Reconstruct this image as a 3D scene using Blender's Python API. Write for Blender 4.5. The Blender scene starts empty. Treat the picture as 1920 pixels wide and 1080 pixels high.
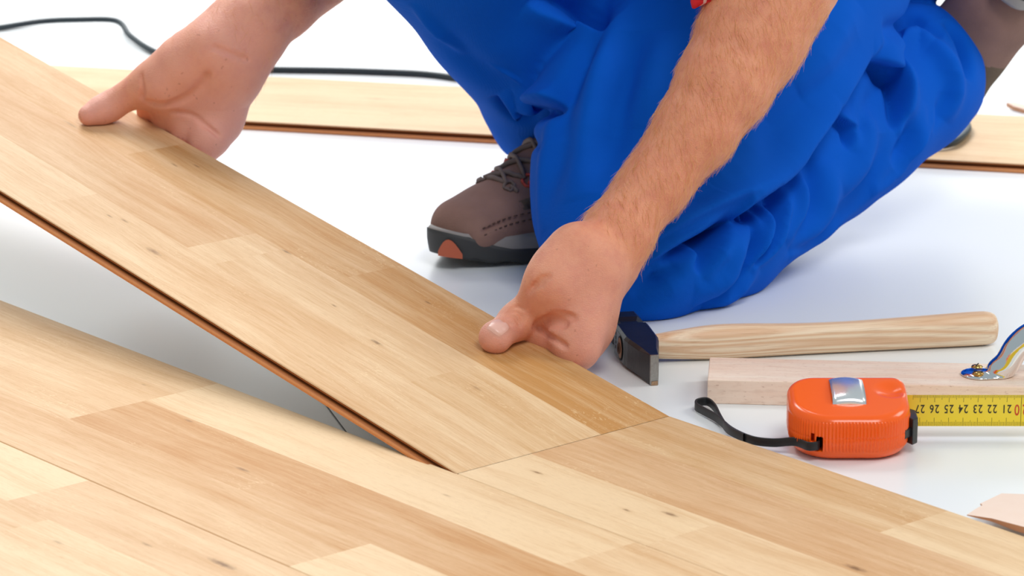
import bpy, bmesh, math, random
import numpy as np
from mathutils import Vector, Matrix

# ------------------------------------------------------------ camera, world, lights, exposure
sc = bpy.context.scene
COL = sc.collection
PITCH = math.radians(15.7); FPX = 6700.0; CAMZ = 0.771
cam_d = bpy.data.cameras.new('camera'); cam = bpy.data.objects.new('camera', cam_d); COL.objects.link(cam)
cam.location = (0, 0, CAMZ); cam.rotation_euler = (math.pi/2 - PITCH, 0, 0)
cam_d.sensor_width = 36.0; cam_d.lens = FPX/1920*36.0; cam_d.clip_start = .05; cam_d.clip_end = 100
cam_d.dof.use_dof = True; cam_d.dof.focus_distance = 2.57; cam_d.dof.aperture_fstop = 15
sc.camera = cam

w = bpy.data.worlds.new('world'); sc.world = w; w.use_nodes = True
w.node_tree.nodes['Background'].inputs[0].default_value = (.80, .94, .98, 1)
w.node_tree.nodes['Background'].inputs[1].default_value = .35

def area(name, loc, target, size, power, col=(1, 1, 1)):
    l = bpy.data.lights.new(name, 'AREA'); l.shape = 'SQUARE'; l.size = size; l.energy = power; l.color = col
    o = bpy.data.objects.new(name, l); COL.objects.link(o); o.location = loc
    o.rotation_euler = (Vector(target)-Vector(loc)).to_track_quat('-Z', 'Y').to_euler()
    return o
area('softbox_back', (-1.1, 5.2, 3.2), (0, 2.9, 0), 2.0, 124, (1, .985, .98))
lb = area('backdrop_panel', (0, 6.9, .95), (0, 3.0, .6), 4.2, 34, (1, 1, 1)); lb.data.shape = 'RECTANGLE'; lb.data.size_y = 1.8
area('softbox_side', (3.0, 3.2, 2.4), (.3, 2.7, .1), 1.3, 30, (1, .97, .94))
area('softbox_front', (.9, .5, 3.1), (.1, 2.5, 0), 1.3, 40, (1, .97, .96))

sc.view_settings.view_transform = 'Standard'
sc.view_settings.look = 'None'
sc.view_settings.exposure = 0.33
sc.view_settings.gamma = 1.0
sc.view_settings.use_curve_mapping = False

# ------------------------------------------------------------ projection helpers (photo pixel + real distance -> point)
CP = np.array([0, 0, CAMZ])
_F = np.array([0, math.cos(PITCH), -math.sin(PITCH)]); _U = np.array([0, math.sin(PITCH), math.cos(PITCH)]); _R = np.array([1., 0, 0])
def ray(x, y): return _F + _R*(x-960)/FPX - _U*(y-540)/FPX
def onz(x, y, z=0.0):
    r = ray(x, y); return CP + r*((z-CAMZ)/r[2])
def W(x, y, Y):
    r = ray(x, y); return CP + r*(Y/r[1])
def pix(p):
    d = np.asarray(p)-CP; q = d@_F
    return 960+FPX*(d@_R)/q, 540-FPX*(d@_U)/q

# ------------------------------------------------------------ object helpers
def link(o, parent=None):
    COL.objects.link(o)
    if parent is not None: o.parent = parent
    return o
def empty(name, label, cat, loc=(0, 0, 0), group=None):
    o = bpy.data.objects.new(name, None); COL.objects.link(o); o.location = loc; o.empty_display_size = .02
    o['label'] = label; o['category'] = cat
    if group: o['group'] = group
    return o
def tag(o, label, cat, group=None):
    o['label'] = label; o['category'] = cat
    if group: o['group'] = group
    return o
def mesh_obj(name, verts, faces, mats, parent=None, smooth=True, mi=None, origin=None):
    verts = np.asarray(verts, float)
    if origin is not None: verts = verts-np.asarray(origin)
    me = bpy.data.meshes.new(name)
    me.from_pydata([tuple(v) for v in verts], [], [tuple(int(i) for i in f) for f in faces])
    if not isinstance(mats, (list, tuple)): mats = [mats]
    for m in mats: me.materials.append(m)
    if mi is not None: me.polygons.foreach_set('material_index', np.asarray(mi, dtype=np.int32))
    if smooth: me.polygons.foreach_set('use_smooth', np.ones(len(me.polygons), dtype=bool))
    me.update()
    o = bpy.data.objects.new(name, me)
    link(o, parent)
    if parent is not None and origin is None: o.matrix_parent_inverse = Matrix.Translation(parent.location).inverted() if parent.rotation_euler[:] == (0, 0, 0) else Matrix()
    if origin is not None and parent is None: o.location = origin
    return o
def bevel(o, wdt, seg=2, ang=35):
    m = o.modifiers.new('bevel', 'BEVEL'); m.width = wdt; m.segments = seg; m.limit_method = 'ANGLE'; m.angle_limit = math.radians(ang)
    return o

class MB:
    """collects geometry for one mesh"""
    def __init__(s): s.v = []; s.f = []; s.m = []
    def add(s, vs, fs, mi=0):
        b = len(s.v); s.v += [tuple(map(float, v)) for v in vs]; s.f += [tuple(i+b for i in f) for f in fs]; s.m += [mi]*len(fs)
    def box(s, lo, hi, mi=0, M=None):
        (a, b, c), (d, e, f) = lo, hi
        vs = [(a,b,c),(d,b,c),(d,e,c),(a,e,c),(a,b,f),(d,b,f),(d,e,f),(a,e,f)]
        if M is not None: vs = [M @ Vector(v) for v in vs]
        s.add(vs, [(0,3,2,1),(4,5,6,7),(0,1,5,4),(1,2,6,5),(2,3,7,6),(3,0,4,7)], mi)
    def tube(s, pts, r, n=10, mi=0, flat=1.0, up=None, caps=True):
        pts = [np.asarray(p, float) for p in pts]; N = len(pts)
        rr = r if hasattr(r, '__len__') else [r]*N
        prev = None; vs = []
        for i, p in enumerate(pts):
            t = pts[min(i+1, N-1)]-pts[max(i-1, 0)]; t = t/(np.linalg.norm(t)+1e-12)
            u = np.asarray(up, float) if up is not None else (prev if prev is not None else (np.array([0, 0, 1.]) if abs(t[2]) < .9 else np.array([1., 0, 0])))
            a = u-t*(u@t); a /= np.linalg.norm(a)+1e-12; b = np.cross(t, a); prev = a
            for k in range(n):
                c = 2*math.pi*k/n; vs.append(p+rr[i]*(a*math.cos(c)+b*math.sin(c)*flat))
        fs = [(i*n+k, i*n+(k+1) % n, (i+1)*n+(k+1) % n, (i+1)*n+k) for i in range(N-1) for k in range(n)]
        if caps: fs += [tuple(reversed(range(n))), tuple((N-1)*n+k for k in range(n))]
        s.add(vs, fs, mi)
    def build(s, name, mats, parent=None, smooth=True, origin=None):
        return mesh_obj(name, s.v, s.f, mats, parent, smooth, s.m, origin)

def spline(pts, n=8):
    P = [np.asarray(p, float) for p in pts]; out = []
    P = [2*P[0]-P[1]]+P+[2*P[-1]-P[-2]]
    for i in range(1, len(P)-2):
        for k in range(n):
            t = k/n; a, b, c, d = P[i-1:i+3]
            out.append(.5*((2*b)+(-a+c)*t+(2*a-5*b+4*c-d)*t*t+(-a+3*b-3*c+d)*t**3))
    out.append(P[-2]); return out

# ------------------------------------------------------------ signed-distance sculpting
class Field:
    def __init__(s, lo, hi, h):
        s.lo = np.array(lo, float); s.h = h
        s.n = np.ceil((np.array(hi)-s.lo)/h).astype(int)+1
        s.F = np.full(s.n, .05, np.float32)
    def clone(s):
        c = Field.__new__(Field); c.lo = s.lo; c.h = s.h; c.n = s.n; c.F = np.full(s.n, .05, np.float32); return c
    def sub(s, lo, hi):
        a = np.clip(np.floor((np.array(lo)-s.lo)/s.h).astype(int), 0, s.n); b = np.clip(np.ceil((np.array(hi)-s.lo)/s.h).astype(int)+1, 0, s.n)
        if np.any(b <= a): return None
        g = [(s.lo[i]+s.h*np.arange(a[i], b[i])).astype(np.float32) for i in range(3)]
        return tuple(slice(a[i], b[i]) for i in range(3)), g[0][:, None, None], g[1][None, :, None], g[2][None, None, :]
    def mix(s, sl, d, k, op):
        A = s.F[sl]
        if op == 'u':
            if k > 0:
                hh = np.maximum(k-np.abs(A-d), 0)/k; s.F[sl] = np.minimum(A, d)-hh*hh*k*.25
            else: s.F[sl] = np.minimum(A, d)
        else:
            d = -d
            if k > 0:
                hh = np.maximum(k-np.abs(A-d), 0)/k; s.F[sl] = np.maximum(A, d)+hh*hh*k*.25
            else: s.F[sl] = np.maximum(A, d)
    def cone(s, a, b, r1, r2, k=.01, op='u', flat=None, fn=None):
        """round cone a->b; flat=(axis vector, factor) squashes the section along that axis"""
        a = np.asarray(a, float); b = np.asarray(b, float); R = max(r1, r2)*(1 if flat is None else max(1, flat[1]))+k+3*s.h
        q = s.sub(np.minimum(a, b)-R, np.maximum(a, b)+R)
        if q is None: return
        sl, X, Y, Z = q; ab = b-a; L = max(float(ab@ab), 1e-12)
        t = np.clip(((X-a[0])*ab[0]+(Y-a[1])*ab[1]+(Z-a[2])*ab[2])/L, 0, 1)
        dx = X-a[0]-t*ab[0]; dy = Y-a[1]-t*ab[1]; dz = Z-a[2]-t*ab[2]
        q2 = dx*dx+dy*dy+dz*dz
        if flat is not None:
            n = np.asarray(flat[0], float); n = n/np.linalg.norm(n); f = flat[1]
            dn = dx*n[0]+dy*n[1]+dz*n[2]; q2 = q2+dn*dn*(1/f/f-1)
        d = np.sqrt(q2)-(r1+(r2-r1)*t)
        s.mix(sl, d.astype(np.float32), k, op)
    def chain(s, pts, k=.01, op='u', flat=None):
        for i in range(len(pts)-1):
            s.cone(pts[i][0], pts[i+1][0], pts[i][1], pts[i+1][1], k, op, flat)
    def ball(s, c, r, k=.01, op='u', flat=None): s.cone(c, np.asarray(c)+1e-6, r, r, k, op, flat)
    def plane(s, p, n, k=0):   # keep the side n points away from
        p = np.asarray(p, float); n = np.asarray(n, float); n = n/np.linalg.norm(n)
        sl, X, Y, Z = s.sub(s.lo, s.lo+s.h*s.n)
        d = -((X-p[0])*n[0]+(Y-p[1])*n[1]+(Z-p[2])*n[2])
        s.mix(sl, d.astype(np.float32), k, 's')
    def hit(s, x, y, Y0=2.2, Y1=3.6):
        """first surface point seen through photo pixel"""
        r = ray(x, y); r = r/r[1]; t = np.arange(Y0, Y1, s.h*.5)
        P = CP[None]+r[None]*t[:, None]; I = np.round((P-s.lo)/s.h).astype(int)
        ok = np.all((I >= 0) & (I < s.n), axis=1); P = P[ok]; I = I[ok]
        if len(P) == 0: return None
        v = s.F[I[:, 0], I[:, 1], I[:, 2]]; j = np.argmax(v < 0)
        return P[j] if v[j] < 0 else None
    def sample(s, P):
        q = (np.atleast_2d(P)-s.lo)/s.h; i = np.clip(np.floor(q).astype(int), 0, s.n-2); t = q-i; v = 0
        for dx in (0, 1):
            for dy in (0, 1):
                for dz in (0, 1):
                    w_ = (t[:, 0] if dx else 1-t[:, 0])*(t[:, 1] if dy else 1-t[:, 1])*(t[:, 2] if dz else 1-t[:, 2]); v = v+w_*s.F[i[:, 0]+dx, i[:, 1]+dy, i[:, 2]+dz]
        return v
    def drop(s, p, d, far=.02):
        d = np.asarray(d, float); t = np.linspace(far, -far*.6, 400); P = p+d*t[:, None]; v = s.sample(P); j = np.argmax(v < 0)
        return P[j]
    def mesh(s):
        F = s.F.copy()
        for ax in range(3):
            i0 = [slice(None)]*3; i0[ax] = 0; i1 = list(i0); i1[ax] = -1
            F[tuple(i0)] = np.maximum(F[tuple(i0)], s.h*.5); F[tuple(i1)] = np.maximum(F[tuple(i1)], s.h*.5)
        S = F < 0
        c = S[:-1, :-1, :-1].astype(np.int8)*0
        for dx in (0, 1):
            for dy in (0, 1):
                for dz in (0, 1): c += S[dx:S.shape[0]-1+dx, dy:S.shape[1]-1+dy, dz:S.shape[2]-1+dz]
        act = (c > 0) & (c < 8); I, J, K = np.nonzero(act); N = len(I)
        idx = np.full(act.shape, -1, np.int64); idx[I, J, K] = np.arange(N)
        acc = np.zeros((N, 3)); cnt = np.zeros(N)
        for ax in range(3):
            o1, o2 = [a for a in range(3) if a != ax]
            for u in (0, 1):
                for v in (0, 1):
                    off = np.zeros(3, int); off[o1] = u; off[o2] = v; off2 = off.copy(); off2[ax] = 1
                    f0 = F[I+off[0], J+off[1], K+off[2]]; f1 = F[I+off2[0], J+off2[1], K+off2[2]]
                    m = (f0 < 0) != (f1 < 0); t = f0[m]/(f0[m]-f1[m])
                    P = np.tile(off.astype(float), (m.sum(), 1)); P[:, ax] += t
                    acc[m] += P; cnt[m] += 1
        V = (np.stack([I, J, K], 1)+acc/cnt[:, None])*s.h+s.lo
        Q = []
        for ax in range(3):
            o1, o2 = (ax+1) % 3, (ax+2) % 3
            sl0 = [slice(1, -1)]*3; sl0[ax] = slice(0, -1); sl1 = [slice(1, -1)]*3; sl1[ax] = slice(1, None)
            A = S[tuple(sl0)]; B = S[tuple(sl1)]
            E = np.argwhere(A != B); inside = A[tuple(E.T)]
            E = E+1; E[:, ax] -= 1
            def g(a, b):
                G = E.copy(); G[:, o1] -= a; G[:, o2] -= b; return idx[G[:, 0], G[:, 1], G[:, 2]]
            q = np.stack([g(1, 1), g(0, 1), g(0, 0), g(1, 0)], 1); q[~inside] = q[~inside][:, ::-1]
            Q.append(q)
        Q = np.concatenate(Q)
        return V, Q[np.all(Q >= 0, axis=1)]

def relax(V, Q, n=2, lam=.5):
    E = np.concatenate([Q[:, [0, 1]], Q[:, [1, 2]], Q[:, [2, 3]], Q[:, [3, 0]]])
    E = np.concatenate([E, E[:, ::-1]])
    cnt = np.bincount(E[:, 0], minlength=len(V)).astype(float); cnt[cnt == 0] = 1
    for _ in range(n):
        A = np.stack([np.bincount(E[:, 0], weights=V[E[:, 1], k], minlength=len(V)) for k in range(3)], 1)/cnt[:, None]
        V = V*(1-lam)+A*lam
    return V

def subdivide(V, Q):
    """split each quad in four"""
    n = len(V); E = np.concatenate([Q[:, [0, 1]], Q[:, [1, 2]], Q[:, [2, 3]], Q[:, [3, 0]]]); E = np.sort(E, axis=1)
    key = E[:, 0].astype(np.int64)*n+E[:, 1]; uk, inv = np.unique(key, return_inverse=True); inv = inv.reshape(-1)
    M = (V[uk//n]+V[uk % n])/2; C = V[Q].mean(1); m = len(Q); e = [n+inv[i*m:(i+1)*m] for i in range(4)]; c = n+len(M)+np.arange(m)
    return np.concatenate([V, M, C]), np.concatenate([np.stack([Q[:, i], e[i], c, e[i-1]], 1) for i in range(4)])

# ------------------------------------------------------------ materials
def lin(r, g, b):
    f = lambda c: c/12.92 if c <= .04045 else ((c+.055)/1.055)**2.4
    return (f(r/255), f(g/255), f(b/255), 1)
class NT:
    def __init__(s, name, rough=.5, spec=.5, metal=0):
        s.m = bpy.data.materials.new(name); s.m.use_nodes = True; s.t = s.m.node_tree; s.b = s.t.nodes['Principled BSDF']
        s.b.inputs['Roughness'].default_value = rough; s.b.inputs['Metallic'].default_value = metal
        s.b.inputs['Specular IOR Level'].default_value = spec
    def n(s, t, **k):
        x = s.t.nodes.new(t)
        for a, v in k.items():
            if a in x.inputs: x.inputs[a].default_value = v
            else: setattr(x, a, v)
        return x
    def l(s, a, b): s.t.links.new(a, b)
    def inp(s, sock, v):
        if hasattr(v, 'node'): s.l(v, sock)
        else: sock.default_value = v
    def math(s, op, a, b=0., c=0., clamp=False):
        x = s.n('ShaderNodeMath', operation=op); x.use_clamp = clamp
        for i, v in enumerate((a, b, c)): s.inp(x.inputs[i], v)
        return x.outputs[0]
    def mixc(s, f, a, b, blend='MIX'):
        x = s.n('ShaderNodeMix'); x.data_type = 'RGBA'; x.blend_type = blend
        s.inp(x.inputs[0], f); s.inp(x.inputs[6], a); s.inp(x.inputs[7], b); return x.outputs[2]
    def coord(s, kind='Object', scale=(1, 1, 1), loc=(0, 0, 0), vec=None):
        mp = s.n('ShaderNodeMapping'); mp.inputs['Scale'].default_value = scale; mp.inputs['Location'].default_value = loc
        s.l(vec if vec is not None else s.n('ShaderNodeTexCoord').outputs[kind], mp.inputs[0]); return mp.outputs[0]
    def noise(s, vec, scale=5, detail=3, rough=.55, dist=0):
        x = s.n('ShaderNodeTexNoise'); x.inputs['Scale'].default_value = scale; x.inputs['Detail'].default_value = detail
        x.inputs['Roughness'].default_value = rough; x.inputs['Distortion'].default_value = dist; s.l(vec, x.inputs['Vector']); return x.outputs[0]
    def ramp(s, f, stops, interp='LINEAR'):
        x = s.n('ShaderNodeValToRGB'); x.color_ramp.interpolation = interp; e = x.color_ramp.elements
        while len(e) > len(stops): e.remove(e[-1])
        while len(e) < len(stops): e.new(.5)
        for el, (p, c) in zip(e, stops):
            el.position = p; el.color = c if hasattr(c, '__len__') else (c, c, c, 1)
        s.l(f, x.inputs[0]); return x.outputs[0]
    def color(s, c): s.inp(s.b.inputs['Base Color'], c)
    def bump(s, h, strength=.3, dist=.001):
        x = s.n('ShaderNodeBump'); x.inputs['Strength'].default_value = strength; x.inputs['Distance'].default_value = dist
        s.l(h, x.inputs['Height']); s.l(x.outputs[0], s.b.inputs['Normal'])

def simple(name, col, rough=.5, metal=0, spec=.5, bump=None, var=None):
    t = NT(name, rough, spec, metal)
    if var:
        n = t.noise(t.coord(), var[0], 4); t.color(t.mixc(t.math('MULTIPLY', n, var[1]), col, var[2]))
    else: t.color(col)
    if bump: t.bump(t.noise(t.coord(), bump[0], 4), bump[1], bump[2])
    return t.m

def floor_mat():
    t = NT('white_studio_floor', .22, .5); c = t.coord()
    n = t.noise(c, 1.3, 2)
    t.color(t.mixc(n, lin(238, 242, 243), lin(242, 245, 246)))
    t.b.inputs['Roughness'].default_value = .3
    return t.m

def plank_mat(name, knots, warm=0.0):
    """laminate decor: strip tone from the mesh attribute, grain running along the board, knots at given spots"""
    t = NT(name, .46, .16)
    uv = t.n('ShaderNodeUVMap', uv_map='board').outputs[0]
    at = t.n('ShaderNodeAttribute', attribute_name='strip')
    sep = t.n('ShaderNodeSeparateColor'); t.l(at.outputs['Color'], sep.inputs[0])
    tone, off, hue = sep.outputs
    comb = t.n('ShaderNodeCombineXYZ'); t.l(t.math('MULTIPLY', off, 3.7), comb.inputs[0]); t.l(t.math('MULTIPLY', off, 9.1), comb.inputs[1]); t.l(off, comb.inputs[2])
    ad = t.n('ShaderNodeVectorMath', operation='ADD'); t.l(uv, ad.inputs[0]); t.l(comb.outputs[0], ad.inputs[1]); v = ad.outputs[0]
    # gentle waviness
    wv = t.noise(t.coord(vec=v, scale=(5, 14, 1)), 1, 2); 
    wc = t.n('ShaderNodeCombineXYZ'); t.l(t.math('MULTIPLY', t.math('SUBTRACT', wv, .5), .022), wc.inputs[1])
    ad2 = t.n('ShaderNodeVectorMath', operation='ADD'); t.l(v, ad2.inputs[0]); t.l(wc.outputs[0], ad2.inputs[1]); v2 = ad2.outputs[0]
    broad = t.noise(t.coord(vec=v2, scale=(3.2, 34, 1)), 1, 3)
    band = t.noise(t.coord(vec=v2, scale=(7, 150, 1)), 1, 4, .6)
    fine = t.noise(t.coord(vec=v2, scale=(22, 800, 1)), 1, 3, .7)
    pore = t.noise(t.coord(vec=v, scale=(110, 2400, 1)), 1, 2)
    blot = t.noise(t.coord(vec=v, scale=(16, 22, 1)), 1, 3)
    light = t.mixc(hue, lin(234, 203, 162), lin(232, 197, 158)); dark = t.mixc(hue, lin(196, 143, 84), lin(199, 148, 100))
    f = t.math('ADD', t.math('MULTIPLY', t.math('SUBTRACT', broad, .5), .95), t.math('MULTIPLY', t.math('SUBTRACT', band, .5), .8))
    f = t.math('ADD', f, t.math('MULTIPLY', t.math('SUBTRACT', blot, .5), .35))
    f = t.math('ADD', f, t.math('MULTIPLY', t.math('SUBTRACT', fine, .5), .85))
    f = t.math('ADD', f, t.math('SUBTRACT', tone, .04), 0, True)
    col = t.mixc(f, light, dark)
    pm = t.ramp(pore, [(.30, 1.0), (.44, 0.0)])
    col = t.mixc(t.math('MULTIPLY', pm, .22), col, lin(150, 104, 60))
    # medullary flecks in patches
    fl = t.math('MULTIPLY', t.ramp(t.noise(t.coord(vec=v, scale=(170, 420, 1)), 1, 3, .5, 1.5), [(.60, 0.), (.67, 1.)]), t.ramp(t.noise(t.coord(vec=v, scale=(9, 22, 1), loc=(3, 7, 0)), 1, 2), [(.52, 0.), (.66, 1.)]))
    col = t.mixc(t.math('MULTIPLY', fl, .35), col, lin(248, 222, 178))
    sx = t.n('ShaderNodeSeparateXYZ'); t.l(uv, sx.inputs[0])
    jit = t.math('MULTIPLY', t.math('SUBTRACT', t.noise(t.coord(vec=uv, scale=(260, 500, 1)), 1, 2), .5), .9)
    for (kx, ky, rx, ry, st) in knots:
        a = t.math('POWER', t.math('DIVIDE', t.math('SUBTRACT', sx.outputs[0], kx), rx), 2.)
        b = t.math('POWER', t.math('DIVIDE', t.math('SUBTRACT', sx.outputs[1], ky), ry), 2.)
        d = t.math('ADD', t.math('SQRT', t.math('ADD', a, b)), jit)
        halo = t.math('MULTIPLY', t.math('SUBTRACT', 1., t.math('DIVIDE', d, 2.6), 0, True), .38*st)
        col = t.mixc(halo, col, lin(190, 140, 88))
        core = t.math('MULTIPLY', t.math('SUBTRACT', 1.15, d, 0, True), st)
        col = t.mixc(core, col, lin(112, 78, 48))
    t.color(col)
    t.inp(t.b.inputs['Roughness'], t.math('MULTIPLY_ADD', pm, .15, .46))
    t.bump(t.math('ADD', t.math('MULTIPLY', fine, .5), t.math('MULTIPLY', pm, -.5)), .12, .0003)
    return t.m

M_floor = floor_mat()
M_core = simple('fibre_core', lin(234, 158, 98), .75, var=(300, .5, lin(206, 124, 70)))
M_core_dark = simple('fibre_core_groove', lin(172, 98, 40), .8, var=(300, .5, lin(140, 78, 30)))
M_back = simple('backing_paper', lin(205, 190, 168), .8)

def skin_mat():
    t = NT('skin', .46, .38); c = t.coord()
    big = t.noise(c, 26, 4, .6); med = t.noise(c, 90, 4, .6); fine = t.noise(c, 900, 3, .6)
    red = t.n('ShaderNodeAttribute', attribute_name='red').outputs['Fac']
    col = t.mixc(big, lin(236, 166, 130), lin(224, 142, 106))
    col = t.mixc(t.math('MULTIPLY', t.ramp(med, [(.42, 0.), (.7, 1.)]), .45), col, lin(206, 116, 96))
    col = t.mixc(t.math('MULTIPLY', red, .7), col, lin(240, 176, 162))
    frk = t.ramp(t.noise(c, 210, 2, .4), [(.715, 0.), (.745, 1.)])
    col = t.mixc(t.math('MULTIPLY', frk, .26), col, lin(150, 84, 60))
    t.color(col)
    t.b.inputs['Subsurface Weight'].default_value = .18; t.b.inputs['Subsurface Scale'].default_value = .006
    t.b.inputs['Subsurface Radius'].default_value = (1, .35, .2)
    wr = t.noise(t.coord(scale=(1, 1, 2.2)), 620, 3, .6, .8)
    t.bump(t.math('ADD', t.math('MULTIPLY', fine, .5), wr), .55, .0009)
    return t.m
M_skin = skin_mat()
M_nail = simple('nail', lin(240, 188, 172), .28)
M_crease = simple('lip', lin(190, 100, 90), .5)

def cloth_mat():
    t = NT('blue_twill', .85, .10); c = t.coord()
    n = t.noise(c, 14, 4)
    col = t.mixc(n, lin(0, 80, 186), lin(0, 92, 204))
    t.color(col)
    t.b.inputs['Sheen Weight'].default_value = .04; t.b.inputs['Sheen Roughness'].default_value = .75
    t.b.inputs['Sheen Tint'].default_value = lin(90, 160, 255)
    wv = t.n('ShaderNodeTexWave', wave_type='BANDS', bands_direction='DIAGONAL'); wv.inputs['Scale'].default_value = 420; wv.inputs['Distortion'].default_value = .6
    t.l(c, wv.inputs['Vector'])
    t.bump(t.math('ADD', t.math('MULTIPLY', wv.outputs['Fac'], .5), t.noise(c, 90, 4)), .25, .0008)
    return t.m
M_cloth = cloth_mat()

def plaid_mat():
    t = NT('red_plaid', .8, .2); c = t.coord()
    s = t.n('ShaderNodeSeparateXYZ'); t.l(c, s.inputs[0])
    def stripe(x, per, wd, ph=0): return t.math('LESS_THAN', t.math('FRACT', t.math('MULTIPLY_ADD', x, 1/per, ph)), wd)
    x = t.math('ADD', s.outputs[0], t.math('MULTIPLY', s.outputs[1], .6)); z = s.outputs[2]
    col = t.mixc(t.math('MULTIPLY', stripe(x, .032, .45), .5), lin(214, 44, 52), lin(120, 20, 34))
    col = t.mixc(t.math('MULTIPLY', stripe(z, .032, .45), .5), col, lin(96, 18, 36))
    col = t.mixc(t.math('MULTIPLY', stripe(x, .032, .07, .3), .7), col, lin(240, 220, 215))
    col = t.mixc(t.math('MULTIPLY', stripe(z, .032, .07, .3), .7), col, lin(240, 220, 215))
    t.color(col); t.bump(t.noise(c, 900, 2), .2, .0005); return t.m
M_plaid = plaid_mat()
M_hair = simple('arm_hair_gold', lin(236, 176, 116), .4)
M_hairh = simple('head_hair', lin(120, 78, 44), .6, bump=(300, .6, .002))

M_suede = simple('brown_suede', lin(126, 97, 88), .88, 0, .2, bump=(700, .5, .0006), var=(40, .9, lin(158, 122, 110)))
M_suede2 = simple('khaki_mesh', lin(98, 82, 68), .9, 0, .2, bump=(1400, .9, .0008), var=(900, .9, lin(128, 108, 90)))
M_stitch = simple('stitching', lin(86, 62, 54), .8)
M_lining = simple('collar_lining', lin(112, 98, 88), .85, bump=(900, .3, .0006))
M_mid = simple('grey_midsole', lin(150, 143, 137), .6)
M_out = simple('dark_rubber', lin(58, 58, 58), .6, bump=(500, .2, .0005))
M_orange = simple('orange_rubber', lin(190, 96, 66), .6)
M_lace = simple('lace', lin(116, 100, 94), .8, bump=(2500, .5, .0005))
M_red = simple('red_eyelet', lin(196, 76, 62), .7)

M_steel = simple('black_lacquered_steel', lin(26, 28, 34), .34, .35, .5, bump=(160, .25, .0006), var=(60, .7, lin(52, 50, 50)))
M_bare = simple('bare_steel', lin(185, 183, 178), .38, .85, .5, bump=(900, .5, .0004), var=(500, .8, lin(120, 116, 108)))
M_rust = simple('rust', lin(150, 98, 52), .7, .3, var=(700, .9, lin(196, 176, 150)))
def ash_mat():
    t = NT('ash_wood', .42, .4); c = t.coord()
    a = t.noise(t.coord(scale=(1.6, 45, 45)), 1, 1, .4, 0); b = t.noise(t.coord(scale=(30, 1300, 1300)), 1, 3)
    wv = t.math('SINE', t.math('MULTIPLY', a, 95.)); wv = t.math('MULTIPLY_ADD', wv, .5, .5)
    col = t.mixc(t.math('MULTIPLY', wv, .7), lin(250, 226, 196), lin(222, 170, 126))
    col = t.mixc(t.math('MULTIPLY', t.ramp(b, [(.5, 0.), (.7, 1.)]), .35), col, lin(186, 130, 90)); t.color(col); return t.m
M_ash = ash_mat()
def beech_mat():
    t = NT('beech_wood', .5, .35)
    a = t.noise(t.coord(scale=(4, 60, 70)), 1, 4, .6); b = t.noise(t.coord(scale=(60, 900, 260)), 1, 3)
    col = t.mixc(t.ramp(a, [(.3, 0.), (.7, 1.)]), lin(255, 236, 218), lin(246, 210, 186))
    fk = t.ramp(t.noise(t.coord(scale=(210, 900, 900)), 1, 2, .6), [(.62, 0.), (.72, 1.)])
    col = t.mixc(t.math('MULTIPLY', fk, .5), col, lin(176, 118, 88))
    col = t.mixc(t.math('MULTIPLY', t.ramp(b, [(.5, 0.), (.75, 1.)]), .3), col, lin(190, 134, 100)); t.color(col); return t.m
M_beech = beech_mat()
M_chip = simple('pale_chip', lin(243, 220, 204), .6, var=(80, .7, lin(236, 206, 186)))
M_chipside = simple('chip_side', lin(206, 152, 116), .7)
M_chrome = simple('chrome', (.86, .86, .88, 1), .09, 1.0, .5, bump=(500, .06, .0004))
M_brass = simple('brass', lin(206, 160, 92), .22, 1.0, .5)
M_orangeP = simple('orange_plastic', lin(255, 100, 22), .2, 0, .5, bump=(700, .03, .0002))
M_blackP = simple('black_plastic', lin(34, 34, 36), .35)
M_hole = simple('slot_black', lin(14, 10, 10), .8)
M_strap = simple('black_strap', lin(30, 30, 32), .5, bump=(900, .3, .0003))
M_yellow = simple('yellow_blade', lin(255, 220, 52), .32)
M_ink = simple('black_ink', lin(58, 48, 20), .45)
M_redink = simple('red_ink', lin(214, 70, 24), .45)
M_cable = simple('black_cable', lin(30, 44, 52), .42)

# ------------------------------------------------------------ floor
fo = mesh_obj('floor', [(-7, -3, 0), (7, -3, 0), (7, 11, 0), (-7, 11, 0)], [(0, 1, 2, 3)], M_floor, smooth=False)
fo['kind'] = 'structure'
# thin scratch line on the sheet, seen between the boards
M_line = simple('sheet_line', lin(88, 92, 98), .6)
p0 = onz(598, 742); p1 = onz(650, 812); tr = MB(); dv = (p1-p0)/np.linalg.norm(p1-p0); pp = np.array([-dv[1], dv[0], 0])*.0004
tr.add([p0-pp+[0, 0, .0003], p0+pp+[0, 0, .0003], p1+pp*1.3+[0, 0, .0003], p1-pp*1.3+[0, 0, .0003]], [(0, 1, 2, 3)])
tro = tr.build('trim_1', M_line, None, False); tro['kind'] = 'structure'

# ------------------------------------------------------------ laminate planks
TH = .008; WD = .1935; S3 = WD/3
PA = onz(857, 888, TH); PB = onz(1255, 780, TH)
AC = (PB-PA)/np.linalg.norm(PB-PA); AL = np.array([-AC[1], AC[0], 0.])
rng = random.Random(4)

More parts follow.
